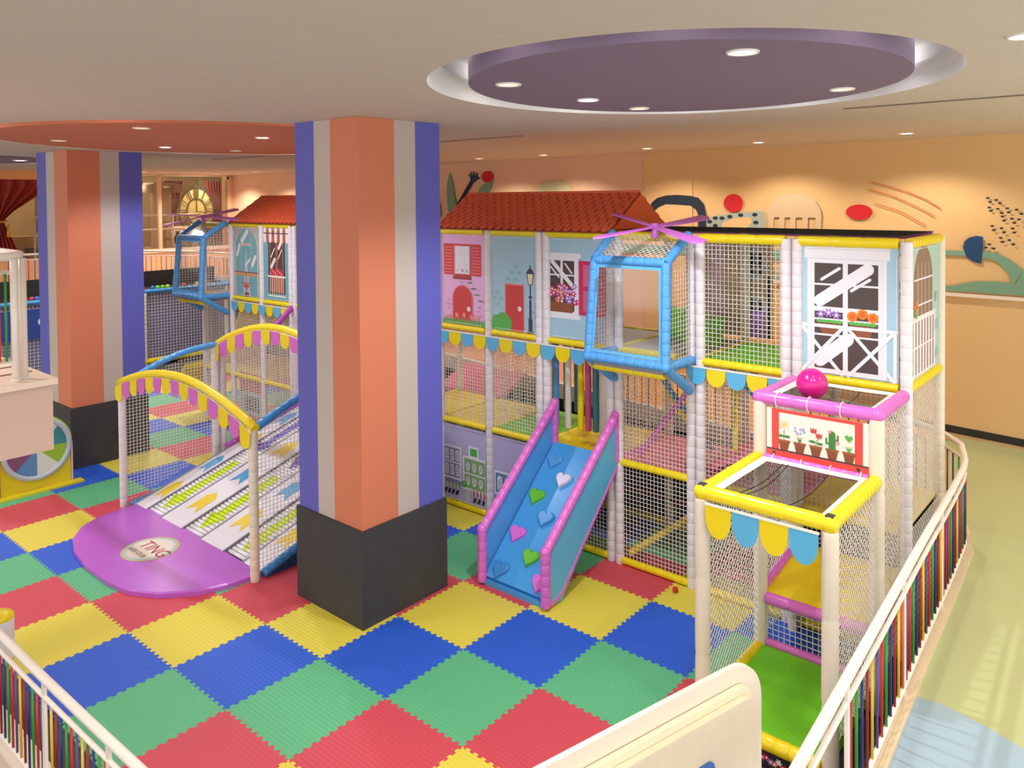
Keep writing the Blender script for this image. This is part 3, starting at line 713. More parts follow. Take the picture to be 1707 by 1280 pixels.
p.rc(.29,.45,.31,1.3,sand); p.rc(.64,.45,.66,1.3,sand); p.rc(.29,.98,.66,1.04,sand); p.pl([(.36,0),(.62,0),(.46,.95)], gryP); p.up()
p.cap(.33,1.08,.52,1.26,.1,WH); p.cap(.15,.8,.24,1.0,.07,WH); p.cap(.7,.62,.8,.78,.08,WH); p.cap(.44,.6,.6,.72,.06,C('print_ice',(210,214,228)))
p.rc(.03,.46,.93,.48,dkbP); p.rc(.1,.40,.86,.455,C('print_gold',(206,150,96))); p.up(); p.rc(.465,.0,.485,.46,dkbP); p.rc(.25,.26,.72,.27,dkbP)
for x, y in ((.42,.22),(.53,.22),(.47,.17)): p.flower(x,y,.06,redP,orP)
p.rc(.4,.0,.56,.08,dkbP); p.laced(.92, HL, L_, 'teal printed panel with arched window')
p = front(6.84, zl); p.sheet(.88, HL, tealP)
p.rc(.17,.12,.72,1.15,BL); p.up(); p.rc(.21,.15,.68,1.13,C('print_rust',(176,90,54))); p.up(); dk = C('print_charcoal',(70,66,74)); p.rc(.25,.55,.42,1.1,dk); p.rc(.48,.55,.64,1.1,dk); p.up()
p.cap(.27,.62,.38,.76,.07,WH); p.cap(.26,.8,.38,.97,.025,WH); p.cap(.52,.98,.6,1.08,.07,WH); p.cap(.5,.78,.62,.95,.025,WH)
for k in range(14): p.el(.24+k*.03,.50+.03*(k%3),.03,.03,magP if k%2 else lredP,8)
p.up()
for k in range(7): p.ln(.22+k*.075,.08,.23+k*.073,.44,.016,creP)
p.rc(.15,.43,.74,.46,creP); p.rc(.15,.07,.74,.09,creP); p.up()
for k in range(9):
    x = .02+k*.092; mm = WH if k % 2 == 0 else C('print_rust2',(186,92,52)); p.rc(x,1.12,x+.092,1.36,mm); p.el(x+.046,1.12,.046,.05,mm,12)
p.up(); p.rc(.01,1.24,.86,1.26,brnP)
p.laced(.92, HL, L_, 'teal printed panel with striped awning and balcony')
MB().pad([(FX-.05,5.86,2.62),(3.95,5.62,2.3)], .05, mat('violet_vinyl',(186,84,196),.3), .12).build('beam', L_)
# play stove board behind the net
p = front(7.95,.12,4.63); p.sheet(1.0,1.05,C('board_pale_blue',(172,206,214))); p.rc(0,.72,1.0,1.05,redP); p.up()
for k in range(6): p.el(.08+k*.168,.72,.084,.06,redP,12)
p.rc(.2,.3,.75,.6,BL); p.rc(.22,.02,.74,.24,redP); p.el(.88,.85,.03,.03,yel); p.build('toy_stove_board', L_)['label'] = 'red and pale blue toy cooker board'
# yellow sloping pads at far left
yp = L_
MB().hexa([(5.0,9.3,1.0),(5.9,9.3,1.0),(5.9,8.3,2.55),(5.0,8.3,2.55),(5.0,9.3,1.1),(5.9,9.3,1.1),(5.9,8.3,2.65),(5.0,8.3,2.65)], ydeck).build('sloping_pad', yp)
MB().hexa([(4.2,9.9,.5),(5.0,9.9,.5),(5.0,9.3,1.1),(4.2,9.3,1.1),(4.2,9.9,.6),(5.0,9.9,.6),(5.0,9.3,1.2),(4.2,9.3,1.2)], ydeck).build('sloping_pad', yp)

# ---- tiled roofs
def roof(label, ya, yb):
    t = thing('tiled_roof', label, 'roof', (5.2, ya, 4.1))
    e0, rg, e1 = Vector((4.47,0,4.14)), Vector((5.2,0,4.64)), Vector((5.93,0,4.14))
    for (s0, s1, sg) in ((e0, rg, 1), (e1, rg, -1)):
        b = MB(); nrm = Vector((-(s1-s0).z*sg, 0, (s1-s0).x*sg)).normalized() if True else None
        if nrm.z < 0: nrm = -nrm
        b.slab([(s0.x,ya,s0.z),(s0.x,yb,s0.z),(s1.x,yb,s1.z),(s1.x,ya,s1.z)] if sg > 0 else [(s0.x,yb,s0.z),(s0.x,ya,s0.z),(s1.x,ya,s1.z),(s1.x,yb,s1.z)], .02, roofD)
        rows = 9; cw = .145; n = int((ya-yb)/cw)
        cw = (ya-yb)/n
        for r in range(rows):
            off = .5 if r % 2 else 0
            for k in range(-1, n+1):
                yc0 = ya-(k+off)*cw; 
                u0, u1 = (r+.0)/rows, min(1, (r+1.25)/rows)
                ptsl = [(0.08,u1),(0.08,u0+.04),(.3,u0),(.7,u0),(.92,u0+.04),(.92,u1)]
                P_ = []
                for w_, u in ptsl:
                    yy = min(ya, max(yb, yc0-w_*cw)); q = s0.lerp(s1, u); lift = .016 if u < u1 else .006
                    P_.append(Vector((q.x, yy, q.z))+nrm*lift)
                if P_[0].y-P_[-1].y < .01: continue
                b.add(P_+[q-nrm*.012 for q in P_], [list(range(6))]+[(i,i+6,(i+1)%6+6,(i+1)%6) for i in range(6)], roofM)
        b.build('roof_slope', t)
    g = MB()
    for y in (ya, yb): g.prism([(e0.x+.02,y,e0.z-.02),(rg.x,y,rg.z-.02),(e1.x-.02,y,e1.z-.02)], (0,-.02 if y == yb else .02,0), roofO)
    g.build('gable', t)
    MB().cyl((rg.x,ya,rg.z+.005),(rg.x,yb,rg.z+.005),.02,roofM,8).build('ridge', t)
roof('long red tiled gable roof on the play frame, directly right of the centre pillar', 2.03, -1.12)
roof('smaller red tiled roof on the far left wing, left of the centre pillar', 8.0, 3.6)

# ---- blue window pods
def pod(label, ya, yb):
    t = thing('window_pod', label, 'lookout pod', (FX, (ya+yb)/2, 2.6)); r = .055
    a0, a1 = (3.93,ya,2.70), (3.93,yb,2.70); b0, b1 = (4.02,ya-.04,3.84), (4.02,yb+.04,3.84); c0, c1 = (4.47,ya,4.14), (4.47,yb,4.14)
    f = lambda *P: MB().pad(list(P), r, blu, .13).build('frame_tube', t)
    f(a0, a1); f(b0, b1); f(a0, b0); f(a1, b1); f(b0, c0); f(b1, c1); f(a0, (FX,ya,2.68)); f(a1, (FX,yb,2.68))
    f((3.95,ya,2.68), (4.48,ya,2.33)); f((3.95,yb,2.68), (4.48,yb,2.33))
    for y in (ya, yb): MB().sphere((3.93,y,2.70),.066,blu).build('corner_cap', t)
    ps = [Vector((3.93,ya-.05,2.76)), Vector((3.93,yb+.05,2.76)), Vector((4.0,yb+.09,3.79)), Vector((4.0,ya-.09,3.79))]
    # frosted band and clear pane
    c = sum(ps, Vector())/4; ins = [c+(q-c)*.93 for q in ps]; b = MB()
    b.add(ps+ins, [(i,(i+1)%4,(i+1)%4+4,i+4) for i in range(4)], sky); pb = b.build('pane_border', t)
    MB().poly(ins, glass('clear_vinyl',(236,240,242),.10,.08)).build('clear_pane', pb)
    MB().poly([(4.04,ya-.06,3.87),(4.04,yb+.06,3.87),(4.47,yb+.04,4.13),(4.47,ya-.04,4.13)], glass('clear_vinyl',(236,240,242),.10,.08)).build('clear_pane', t) if ya > 5 else MB().net((4.04,ya-.06,3.87),(0,yb-ya+.12,0),(.43,0,.26),.05,diamond=True).build('net', t)
    for y in (ya, yb):
        n = MB()
        for k in range(9):
            x = 3.97+k*.06; zt = 3.84+(x-4.02)*.66 if x > 4.02 else 2.7+(x-3.93)*12
            n.strand((x,y,2.7),(x,y,min(zt,4.1)),.0038,netM)
        for k in range(26):
            z = 2.75+k*.052; x = 3.93+(z-2.7)*.08 if z < 3.84 else 4.02+(z-3.84)*1.5
            if x < 4.5: n.strand((x,y,z),(4.5,y,z),.0038,netM)
        n.build('net', t)
    MB().hexa([(3.96,yb+.05,2.60),(FX,yb+.05,2.60),(FX,ya-.05,2.60),(3.96,ya-.05,2.60),(3.96,yb+.05,2.66),(FX,yb+.05,2.66),(FX,ya-.05,2.66),(3.96,ya-.05,2.66)], gdeck).build('pod_floor', t)
    MB().pad([(4.0,ya-.05,2.58),(4.0,yb+.05,2.58)], .045, yel, .14).build('floor_roll', t)
    return t
pod('blue padded lookout pod with clear window on the front of the right play frame', -1.19, -2.24)
pod('blue padded lookout pod high on the far left wing, in front of the clock room', 9.12, 8.06)

# ---- pink rotors
def rotor(label, c, ang, R1):
    t = thing('rotor', label, 'toy propeller', c); pv = mat('orchid_plastic',(206,112,214),.25); o = Vector(c)
    fw = Vector((.774,.633,0)); tilt = lambda v: v+Vector((0,0,.15*v.dot(fw)))
    MB().cyl(o-Vector((0,0,.12)), o+Vector((0,0,.05)), .04, pv).build('hub', t)
    for a in ang:
        a = math.radians(a); d = Vector((math.cos(a),math.sin(a),0)); s_ = Vector((-d.y,d.x,0)); b = MB()
        P_ = [s_*.03, d*R1*.4+s_*.05, d*R1*.95+s_*.08, d*R1, d*R1*.92-s_*.08, d*R1*.4-s_*.06, -s_*.03]
        b.prism([o+tilt(q)+Vector((0,0,.12*q.dot(s_))) for q in P_], (0,0,.018), pv); b.build('blade', t)
rotor('pink four-blade toy propeller above the pod of the right play frame', (4.28,-1.9,4.22), (-11,169,62,-118), .98)
rotor('pink four-blade toy propeller above the far left pod', (4.28,8.6,4.24), (-72,18,108,198), .98)

# ---- hanging foam rollers at slide top
for k, (x, y, mt, lab) in enumerate([(4.85,.08,blu,'blue hanging foam roller, leftmost at the top of the heart slide'),(4.9,-.09,foamW,'white hanging foam roller next to the blue one at the heart slide top'),(4.95,-.27,yel,'yellow hanging foam roller above the heart slide deck'),(4.97,-.38,C('rose_vinyl',(206,84,140),.35),'rose hanging foam roller right of the yellow one'),(4.99,-.49,C('teal_vinyl',(60,128,150),.35),'teal hanging foam roller right of the rose one'),(5.0,-.66,foamC,'cream hanging foam roller, rightmost above the heart slide deck')]):
    y = y-.05; tag(MB().pad([(x,y,1.42),(x,y,2.6)], .045 if k < 5 else .1, mt, .4).build('hanging_roller'), lab, 'foam roller', 'hanging foam rollers at the slide top')
for k, (y, mt, lab) in enumerate([(.9,blackM,'dark hanging foam roller deep in the frame, left of the amber one'),(.72,C('amber_vinyl',(214,150,30),.4),'amber hanging foam roller deep in the frame'),(.5,C('olive_vinyl',(120,130,40),.4),'olive hanging foam roller deep in the frame'),(.3,dkblu,'dark blue hanging foam roller deep in the frame')]):
    tag(MB().pad([(5.7,y,1.4),(5.7,y,2.6)], .05, mt, .4).build('hanging_roller'), lab, 'foam roller', 'foam rollers hanging deep inside the frame')

# ---- heart climbing slide
h = thing('heart_climbing_slide', 'blue climbing slide with heart holds and pink rails, in front of the right play frame', 'climbing slide', (3.1,-.7,0))
S0, S1 = Vector((3.12,0,.10)), Vector((4.47,0,1.36)); ya, yb = -.24, -1.17
sd = (S1-S0).normalized(); sn = Vector((-sd.z,0,sd.x))
b = MB(); b.slab([(S0.x,ya,S0.z),(S0.x,yb,S0.z),(S1.x,yb,S1.z),(S1.x,ya,S1.z)], .08, slabB); b.box((3.1,ya,.0),(3.2,yb,.06), slabB)
b.build('climbing_pad', h)
for y in (ya+.02, yb-.02):
    b = MB(); th = .03 if y > -.5 else -.03
    b.prism([(3.1,y,.02),(3.1,y,.62),(4.5,y,1.84),(4.5,y,1.24),(3.35,y,.02)], (0,th,0), blu if y > -.5 else sky); b.build('side_panel', h)
    MB().pad([(3.1,y,.03),(3.1,y,.64)], .058, pnk, .13).build('rail_pad', h)
    MB().pad([(3.1,y,.64),(4.5,y,1.86)], .055, pnk, .13).build('rail_pad', h)
    MB().pad([(4.5,y,1.86),(4.5,y,1.28)], .05, pnk, .13).build('rail_pad', h)
    MB().pad([(3.14,y,.04),(3.34,y,.08),(4.5,y,1.24)], .04, pnk, .13).build('rail_pad', h)
    MB().sphere((3.1,y,.65),.062,pnk).build('corner_cap', h); MB().sphere((4.5,y,1.87),.058,pnk).build('corner_cap', h)
def heart_pts(s=.1):
    r = []
    for k in range(28):
        a = 2*PI*k/28; r.append((s*1.0*math.sin(a)**3, s*(.82*math.cos(a)-.32*math.cos(2*a)-.12*math.cos(3*a)-.05*math.cos(4*a))))
    return r
for x, y, mt in ((4.28,-.40,blu),(4.12,-.66,C('lilac_plastic',(206,204,226),.3)),(3.91,-.40,grnp),(3.74,-.68,blu),(3.54,-.40,C('orchid_hold',(226,112,214),.3)),(3.385,-.74,grnp),(3.21,-.42,dkblu),(3.22,-1.02,C('orchid_hold',(226,112,214),.3)),(4.29,-.98,grnp)):
    o = S0.lerp(S1, (x-S0.x)/(S1.x-S0.x)); o = Vector((o.x, y, o.z)); b = MB()
    base = [o-Vector((0,1,0))*a+sd*c for a, c in heart_pts(.115)]; top = [o-Vector((0,1,0))*a*.86+sd*c*.86+sn*.05 for a, c in heart_pts(.115)]; mid = [o-Vector((0,1,0))*a+sd*c+sn*.035 for a, c in heart_pts(.115)]
    n = len(base); b.add(base+mid+top, [(i,(i+1)%n,(i+1)%n+n,i+n) for i in range(n)]+[(i+n,(i+1)%n+n,(i+1)%n+2*n,i+2*n) for i in range(n)]+[list(range(2*n,3*n))], mt); b.build('heart_hold', h)

# ---- stepped entrance tower with trampolined roofs
E_ = thing('entrance_tower', 'stepped netted entry of the play frame with two mesh-roofed boxes, by the right railing', 'play structure', (2.42,-4,0))
yl, yr = -3.48, -4.56
for x, z in ((2.42,2.02),(3.6,2.62)):
    for y in (yl, yr): post(E_, x, y, 0, z, foamC, .066, .7)
post(E_, FX-.14, yl, 0, 2.6, foamC, .05)
def roofbox(x0, x1, z, m, mback):
    beam(E_, (x0,yl+.05,z), (x0,yr-.05,z), m, .062, .45); beam(E_, (x0+.03,yl,z), (x1-.05,yl,z), m, .058, .16); beam(E_, (x0+.03,yr,z), (x1-.05,yr,z), m, .062, .09)
    if mback: beam(E_, (x1-.02,yl-.06,z), (x1-.02,yr+.06,z), mback, .045)
    for y in (yl, yr): MB().sphere((x0,y,z),.07,m).build('corner_cap', E_)
    a = [Vector((x0+.06,yl-.05,z+.02)), Vector((x0+.06,yr+.05,z+.02)), Vector((x1-.05,yr+.05,z+.02)), Vector((x1-.05,yl-.05,z+.02))]
    c = sum(a, Vector())/4; q = [c+(v-c)*.86+Vector((0,0,-.02)) for v in a]
    b = MB(); b.add(a+q, [(i,(i+1)%4,(i+1)%4+4,i+4) for i in range(4)], whiteM); hem = b.build('roof_mesh_hem', E_)
    b = MB(); nn = 16; sag = lambda u, v: -.06*math.sin(PI*u)*math.sin(PI*v)+.006*math.sin(9*u+5*v)
    g_ = [q[0].lerp(q[1], u/nn).lerp(q[3].lerp(q[2], u/nn), v/nn)+Vector((0,0,sag(u/nn, v/nn))) for u in range(nn+1) for v in range(nn+1)]
    b.add(g_, [(u*(nn+1)+v, (u+1)*(nn+1)+v, (u+1)*(nn+1)+v+1, u*(nn+1)+v+1) for u in range(nn) for v in range(nn)], sheerM, True)
    for u in (3, 4, 11): b.tube([g_[u*(nn+1)+v]+Vector((0,0,.004)) for v in range(nn+1)], .004, netB, 5)
    b.build('roof_mesh', hem)
roofbox(2.42, 3.6, 2.07, yel, pnk); roofbox(3.6, FX-.06, 2.64, pnk, None)
for x, z in ((2.42,2.07),):
    for y in (yl, yr): MB().box((x-.03,y-.03,z+.055),(x+.03,y+.03,z+.07), plinthM).build('buckle', E_)
for k in range(3):
    MB().tube([(3.6+.07*math.cos(a), yl-.18-k*.3, 2.64+.07*math.sin(a)) for a in [2*PI*i/14 for i in range(14)]], .005, tieM, 6, True).build('tie_ring', E_)
for k in range(4):
    MB().tube([(3.58+.055*math.cos(a), yl-.15-k*.27, 2.07+.055*math.sin(a)) for a in [2*PI*i/14 for i in range(14)]], .005, tieM, 6, True).build('tie_ring', E_)
# scallops in front of lower box
scallops(E_, 2.35, yl-.06, yr+.06, 2.0, 4, 1, h=.27)
# flower pot banner
p = Print((3.57, yl-.08, 2.09), (0,-1,0), (0,0,1), (-1,0,0)); wW = .94; p.sheet(wW, .47, creP)
p.rc(.05,.02,.12,.47,C('banner_red',(222,70,64))); p.rc(.82,.02,.89,.47,C('banner_red',(222,70,64))); p.rc(.0,.0,wW,.075,C('banner_red',(222,70,64))); p.rc(.1,.44,.85,.47,C('banner_red',(222,70,64))); p.rc(.0,.075,wW,.09,brnP); p.up()
for x in (.07,.85): p.el(x,.045,.018,.018,brnP,10)
for k in range(5):
    cx = .17+k*.15; p.pl([(cx-.035,.09),(cx+.035,.09),(cx+.055,.175),(cx-.055,.175)], dkbP); p.rc(cx-.06,.165,cx+.06,.185,C('banner_pot_rim',(158,92,58)))
p.up(); gd = C('banner_green',(60,130,60))
p.rc(.167,.185,.173,.3,gd); p.el(.14,.22,.03,.013,gd,8); p.el(.2,.22,.03,.013,gd,8); p.flower(.17,.33,.055,C('banner_blush',(246,206,190)),yel,8)
for k in range(9): p.el(.32+.045*math.cos(k*.7),.29+.03*math.sin(k*1.9),.012,.012,C('banner_periwinkle',(150,170,220)),8)
for k in range(-2,3): p.pl([(.315,.185),(.325,.185),(.32+k*.02,.25)], gd)
for x, y in ((.45,.32),(.50,.28)): p.pl([(x-.025,y-.02),(x+.025,y-.02),(x+.03,y+.03),(x+.012,y+.01),(x,y+.03),(x-.012,y+.01),(x-.03,y+.03)], redP)
p.ln(.47,.185,.5,.28,.006,gd); p.el(.44,.22,.035,.012,gd,8); p.el(.51,.21,.03,.012,gd,8)
p.rc(.59,.185,.65,.32,gd); p.el(.62,.32,.03,.03,gd,12); p.rc(.56,.23,.575,.28,gd); p.rc(.56,.225,.6,.24,gd); p.rc(.665,.27,.68,.32,gd); p.rc(.64,.265,.68,.28,gd)
p.up(); p.flower(.6,.34,.02,C('banner_rose',(236,110,140)),WH); p.flower(.665,.25,.022,C('banner_rose',(236,110,140)),WH)
for k in range(-3,4): p.pl([(.765,.185),(.775,.185),(.77+k*.016,.25)], grP)
p.pl([(.77+.035*a/.115, .31+.035*c/.115) for a, c in heart_pts(.115)], grP)
p.build('flower_pot_banner', E_)['label'] = 'cream and red banner printed with five potted flowers'
# nets
for x0, x1, z1 in ((2.42,3.6,2.0),(3.6,FX,2.58)):
    for y in (yl, yr):
        MB().net((x0+.07,y,.28), (x1-x0-.14,0,0), (0,0,z1-.28), .05, diamond=True).build('net', E_)
MB().net((3.6,yl-.07,.30), (0,yr-yl+.14,0), (0,0,.40), .055).build('net', E_)
beam(E_, (3.6,yl-.06,.27), (3.6,yr+.06,.27), pnk, .04, .3); beam(E_, (3.6,yl-.06,.70), (3.6,yr+.06,.70), pnk, .055, .22)
beam(E_, (3.66,yl-.01,.78), (4.5,yl-.01,.9), pnk, .04, .1); beam(E_, (3.66,yr+.01,.74), (4.5,yr+.01,.86), pnk, .04, .1)
beam(E_, (2.46,yl,.22), (3.55,yl,.24), yel, .05); beam(E_, (2.40,yl-.06,.17), (2.40,yr+.06,.17), yel, .062)
MB().hexa([(2.44,yr+.03,.12),(3.6,yr+.03,.14),(3.6,yl-.03,.14),(2.44,yl-.03,.12),(2.44,yr+.03,.21),(3.6,yr+.03,.25),(3.6,yl-.03,.25),(2.44,yl-.03,.21)], grn).build('deck', E_)
MB().hexa([(3.62,yr+.03,.68),(FX,yr+.03,.82),(FX,yl-.03,.82),(3.62,yl-.03,.68),(3.62,yr+.03,.75),(FX,yr+.03,.9),(FX,yl-.03,.9),(3.62,yl-.03,.75)], ydeck).build('deck', E_)
p = Print((2.36,yl-.02,-.0), (0,-1,0), (0,0,1), (-1,0,0)); p.sheet(1.05,.13,BL)
for k in range(30): p.flower(.03+k*.034,.04+.05*rr_.random(),.03,[redP,magP,purP,orP,WH][k%5],WH); p.L = 1+k%3
p.build('printed_panel', E_)

# ---- balls
tag(MB().sphere((4.02,-3.83,2.735),.15,mat('magenta_ball',(214,30,140),.2),32).build('play_ball'), 'big shiny magenta ball lying on the upper mesh roof of the entrance tower', 'ball')
tag(MB().sphere((4.33,-2.12,.035),.035,mat('red_ball',(196,24,34),.3),20).build('play_ball'), 'small red ball on the floor at the foot of the play frame net', 'ball')

# ---- roller slide with arches
S_ = thing('roller_slide', 'wide roller slide with white boards and yellow arches, left of the centre pillar', 'slide', (1.5,3.7,0))
A0, A1 = Vector((1.57,0,.06)), Vector((4.5,0,.98)); ad = (A1-A0).normalized(); an = Vector((-ad.z,0,ad.x)); Ls = (A1-A0).length
def sp(s, y, hgt=0): q = A0+ad*s+an*hgt; return (q.x, y, q.z)
boardM = mat('white_board',(226,224,232),.35); rollM = mat('white_roller',(238,238,242),.25); limeM = mat('lime_roller',(212,240,24),.3); violR = mat('violet_roller',(120,112,214),.3)
arrY, arrB = C('arrow_yellow',(232,204,28),.4), C('arrow_blue',(74,160,214),.4)
boards = [(5.42,5.07),(4.62,4.0),(3.49,2.89),(2.41,2.02)]; rollers = [(5.03,4.64),(3.95,3.51),(2.83,2.43)]
for bi, (a, c) in enumerate(boards):
    b = MB(); b.slab([sp(-.05,a,.01), sp(-.05,c,.01), sp(Ls,c,.01), sp(Ls,a,.01)], .05, boardM)
    k0 = 0
    for s0, m_ in ((.2,arrY),(.9,arrB),(1.6,arrY),(2.3,arrB)):
        s0 += .0+.05*bi; m1 = (a+c)/2; hw = min(.13,(a-c)*.28)
        b.poly([sp(s0,m1+hw,.013), sp(s0+.12,m1,.013), sp(s0,m1-hw,.013), sp(s0+.34,m1-hw,.013), sp(s0+.44,m1,.013), sp(s0+.34,m1+hw,.013)], m_)
    bo = b.build('board', S_)
    for y in (a, c): MB().slab([sp(-.05,y+.012,.02), sp(-.05,y-.012,.02), sp(Ls,y-.012,.02), sp(Ls,y+.012,.02)], .03, C('grey_edge',(150,150,160),.4)).build('edge_strip', bo)
for ri, (a, c) in enumerate(rollers):
    b = MB(); n = int(Ls/.058); mid = (a+c)/2; W2 = (a-c)/2
    
    for k in range(n):
        s = .03+k*.058; segs = [(a,c,rollM)]
        def arrow(s_): 
            if .12 <= s_ < .42: return W2*.85*(s_-.12)/.3+.02
            if .42 <= s_ < 1.35: return W2*.42
            return 0
        u = s; col = limeM
        if s > 1.5: u = s-1.45; col = violR
        hw = arrow(u)
        if hw > 0: segs = [(a,mid+hw,rollM),(mid+hw,mid-hw,col),(mid-hw,c,rollM)]
        for p0, p1, mm in segs: b.cyl(sp(s,p0,-.01), sp(s,p1,-.01), .0265, mm, 8)
    rl = b.build('roller_lane', S_); MB().slab([sp(0,a,-.05), sp(0,c,-.05), sp(Ls,c,-.05), sp(Ls,a,-.05)], .02, blackM).build('tray', rl)
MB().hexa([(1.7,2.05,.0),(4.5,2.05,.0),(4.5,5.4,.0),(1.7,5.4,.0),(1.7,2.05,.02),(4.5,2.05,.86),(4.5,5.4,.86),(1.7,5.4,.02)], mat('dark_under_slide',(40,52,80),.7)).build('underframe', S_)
MB().pad([(1.5,5.5,.04),(3.35,5.5,.36)], .045, dkblu, .1).build('side_roll', S_)
MB().pad([(3.0,5.46,.55),(4.45,5.46,1.0)], .05, mat('violet_vinyl',(186,84,196),.3), .1).build('side_roll', S_)
MB().pad([(1.55,1.96,.05),(2.1,1.96,.24),(4.45,1.96,1.0)], .055, dkblu, .1).build('side_roll', S_)
MB().hexa([(1.6,1.93,.0),(4.4,1.93,.0),(4.4,1.97,.0),(1.6,1.97,.0),(1.6,1.93,.06),(4.4,1.93,.92),(4.4,1.97,.92),(1.6,1.97,.06)], navP).build('side_skirt', S_)
def arc(x, ya, yb, z0, hgt, n=16): return [(x, ya+(yb-ya)*k/n, z0+hgt*math.sin(PI*k/n)**.9) for k in range(n+1)]
post(S_, 1.44, 5.6, 0, 1.85, foamW, .05); post(S_, 1.44, 1.96, 0, 1.86, foamC, .055)
post(S_, 2.9, 5.62, .0, 2.2, foamW, .06); post(S_, 3.03, 5.62, .0, 2.2, foamW, .055); post(S_, 2.95, 1.96, .3, 2.2, foamW, .055)
def arch_rail(x, ya, yb, z0, hgt):
    P_ = arc(x, ya, yb, z0, hgt); MB().tube(P_, .055, yel, 12).build('arch_rail', S_)
    rail = MB().tube([(p[0]-.055,p[1],p[2]-.05) for p in P_], .008, whiteM, 6).build('scallop_rail', S_)
    n = 15
    for k in range(n):
        t0, t1 = (k+.06)/n, (k+.94)/n; f = lambda t: (x-.06, ya+(yb-ya)*t, z0+hgt*math.sin(PI*t)**.9-.045)
        a, c = Vector(f(t0)), Vector(f(t1)); w_ = abs(a.y-c.y)/2; my = (a.y+c.y)/2; mz = min(a.z, c.z); pts = [a, c]
        for q in range(7):
            an_ = PI*q/6; pts.append(Vector((x-.06, my-w_*math.cos(an_), mz-.12-.09*math.sin(an_))))
        MB().prism(pts, (-.006,0,0), yel if k % 2 == 0 else pnk).build('scallop', rail)
arch_rail(1.44, 5.68, 1.9, 1.85, .36); arch_rail(2.95, 5.7, 1.9, 2.18, .48)
def bow(y, x0, x1, z0, z1): return [(x0+(x1-x0)*k/10, y, z0+(z1-z0)*k/10+.1*math.sin(PI*k/10)) for k in range(11)]
MB().pad(bow(5.6,1.48,2.92,1.84,2.22), .05, blu, .13).build('side_roll', S_); MB().pad(bow(1.96,1.48,2.92,1.84,2.2), .052, dkblu, .13).build('side_roll', S_)
for y in (5.6, 1.96):
    n = MB(); k = 0
    while 1.5+k*.05 < 2.9:
        x = 1.5+k*.05; n.strand((x,y,.06+(x-1.5)*.31),(x,y,1.84+(x-1.48)*.26),.0038,netM); k += 1
    for k in range(44):
        z = .1+k*.05; x0 = max(1.5, 0) ; x1 = min(2.9, 1.5+(z-.06)/.31)
        xs = 1.5 if z < 1.84 else 1.48+(z-1.84)/.26
        if x1 > xs: n.strand((xs,y,z),(x1,y,z),.0038,netM)
    n.build('net', S_)
    n = MB(); n.net((3.08,y,.6), (1.42,0,0), (0,0,1.55), .05); n.build('net', S_)
MB().net((1.5,5.62,.05), (.01,-.0,.0), (0,0,.1), .05)

# front net of first arch from left post to mid (photo shows net hanging behind arch)
# ---- landing pad with round logo
P_ = [(1.62,5.42),(1.34,5.44),(1.01,5.38),(.72,5.2),(.48,4.86),(.35,4.45),(.28,3.9),(.28,3.24),(.34,2.81),(.52,2.46),(.84,2.16),(1.14,2.04),(1.55,2.0)]
b = MB(); lp = mat('purple_landing_vinyl',(186,100,208),.25,noise=.12,nscale=1.2); b.prism([(x,y,.0) for x, y in P_], (0,0,.05), lp)
n = len(P_); cxm, cym = 1.0, 3.7; b.add([(x,y,.05) for x, y in P_]+[(x+(cxm-x)*.03,y+(cym-y)*.02,.062) for x, y in P_], [(i,(i+1)%n,(i+1)%n+n,i+n) for i in range(n)]+[list(range(n,2*n))], lp)
b.v = [(x,y,z) for x,y,z in b.v]
LP = b.build('landing_pad'); tag(LP, 'shiny purple rounded landing pad with a round logo, at the foot of the roller slide', 'play pad')
b = MB(); lc = Vector((.985,3.70,.064)); R1 = .36
for k, (rr2, mm) in enumerate(((1.0,C('logo_gold',(206,186,130))),(.93,C('logo_mint',(176,206,176))),(.86,C('logo_ice',(206,212,232))),(.78,C('logo_cream',(236,226,214))))):
    b.poly([(lc.x+R1*rr2*math.cos(2*PI*i/40)*.95, lc.y+R1*rr2*math.sin(2*PI*i/40)*1.02, lc.z+.0012*k) for i in range(40)], mm)
b.build('logo_disc', LP)
def text3(body, size, O, xd, yd, mt, parent, name):
    cu = bpy.data.curves.new(name, 'FONT'); cu.body = body; cu.size = size; cu.extrude = .0006
    to = bpy.data.objects.new('tmp', cu); COL.objects.link(to); bpy.context.view_layer.update()
    me = bpy.data.meshes.new_from_object(to.evaluated_get(bpy.context.evaluated_depsgraph_get()))
    bpy.data.objects.remove(to, do_unlink=True)
    xd, yd = Vector(xd).normalized(), Vector(yd).normalized(); zd = xd.cross(yd)
    M = Matrix((xd, yd, zd)).transposed().to_4x4(); M.translation = Vector(O); me.transform(M)
    me.materials.clear(); me.materials.append(mt); o = bpy.data.objects.new(name, me); COL.objects.link(o); o.parent = parent; o.matrix_parent_inverse = Matrix.Translation(-Vector(parent.location)); return o
text3('TING', .25, (.93,3.93,.069), (0,-1,0), (1,0,0), C('logo_crimson',(172,34,70)), LP, 'logo_lettering')
text3('KIDS CLUB', .085, (.80,3.93,.069), (0,-1,0), (1,0,0), C('logo_dark',(84,66,70)), LP, 'logo_lettering')

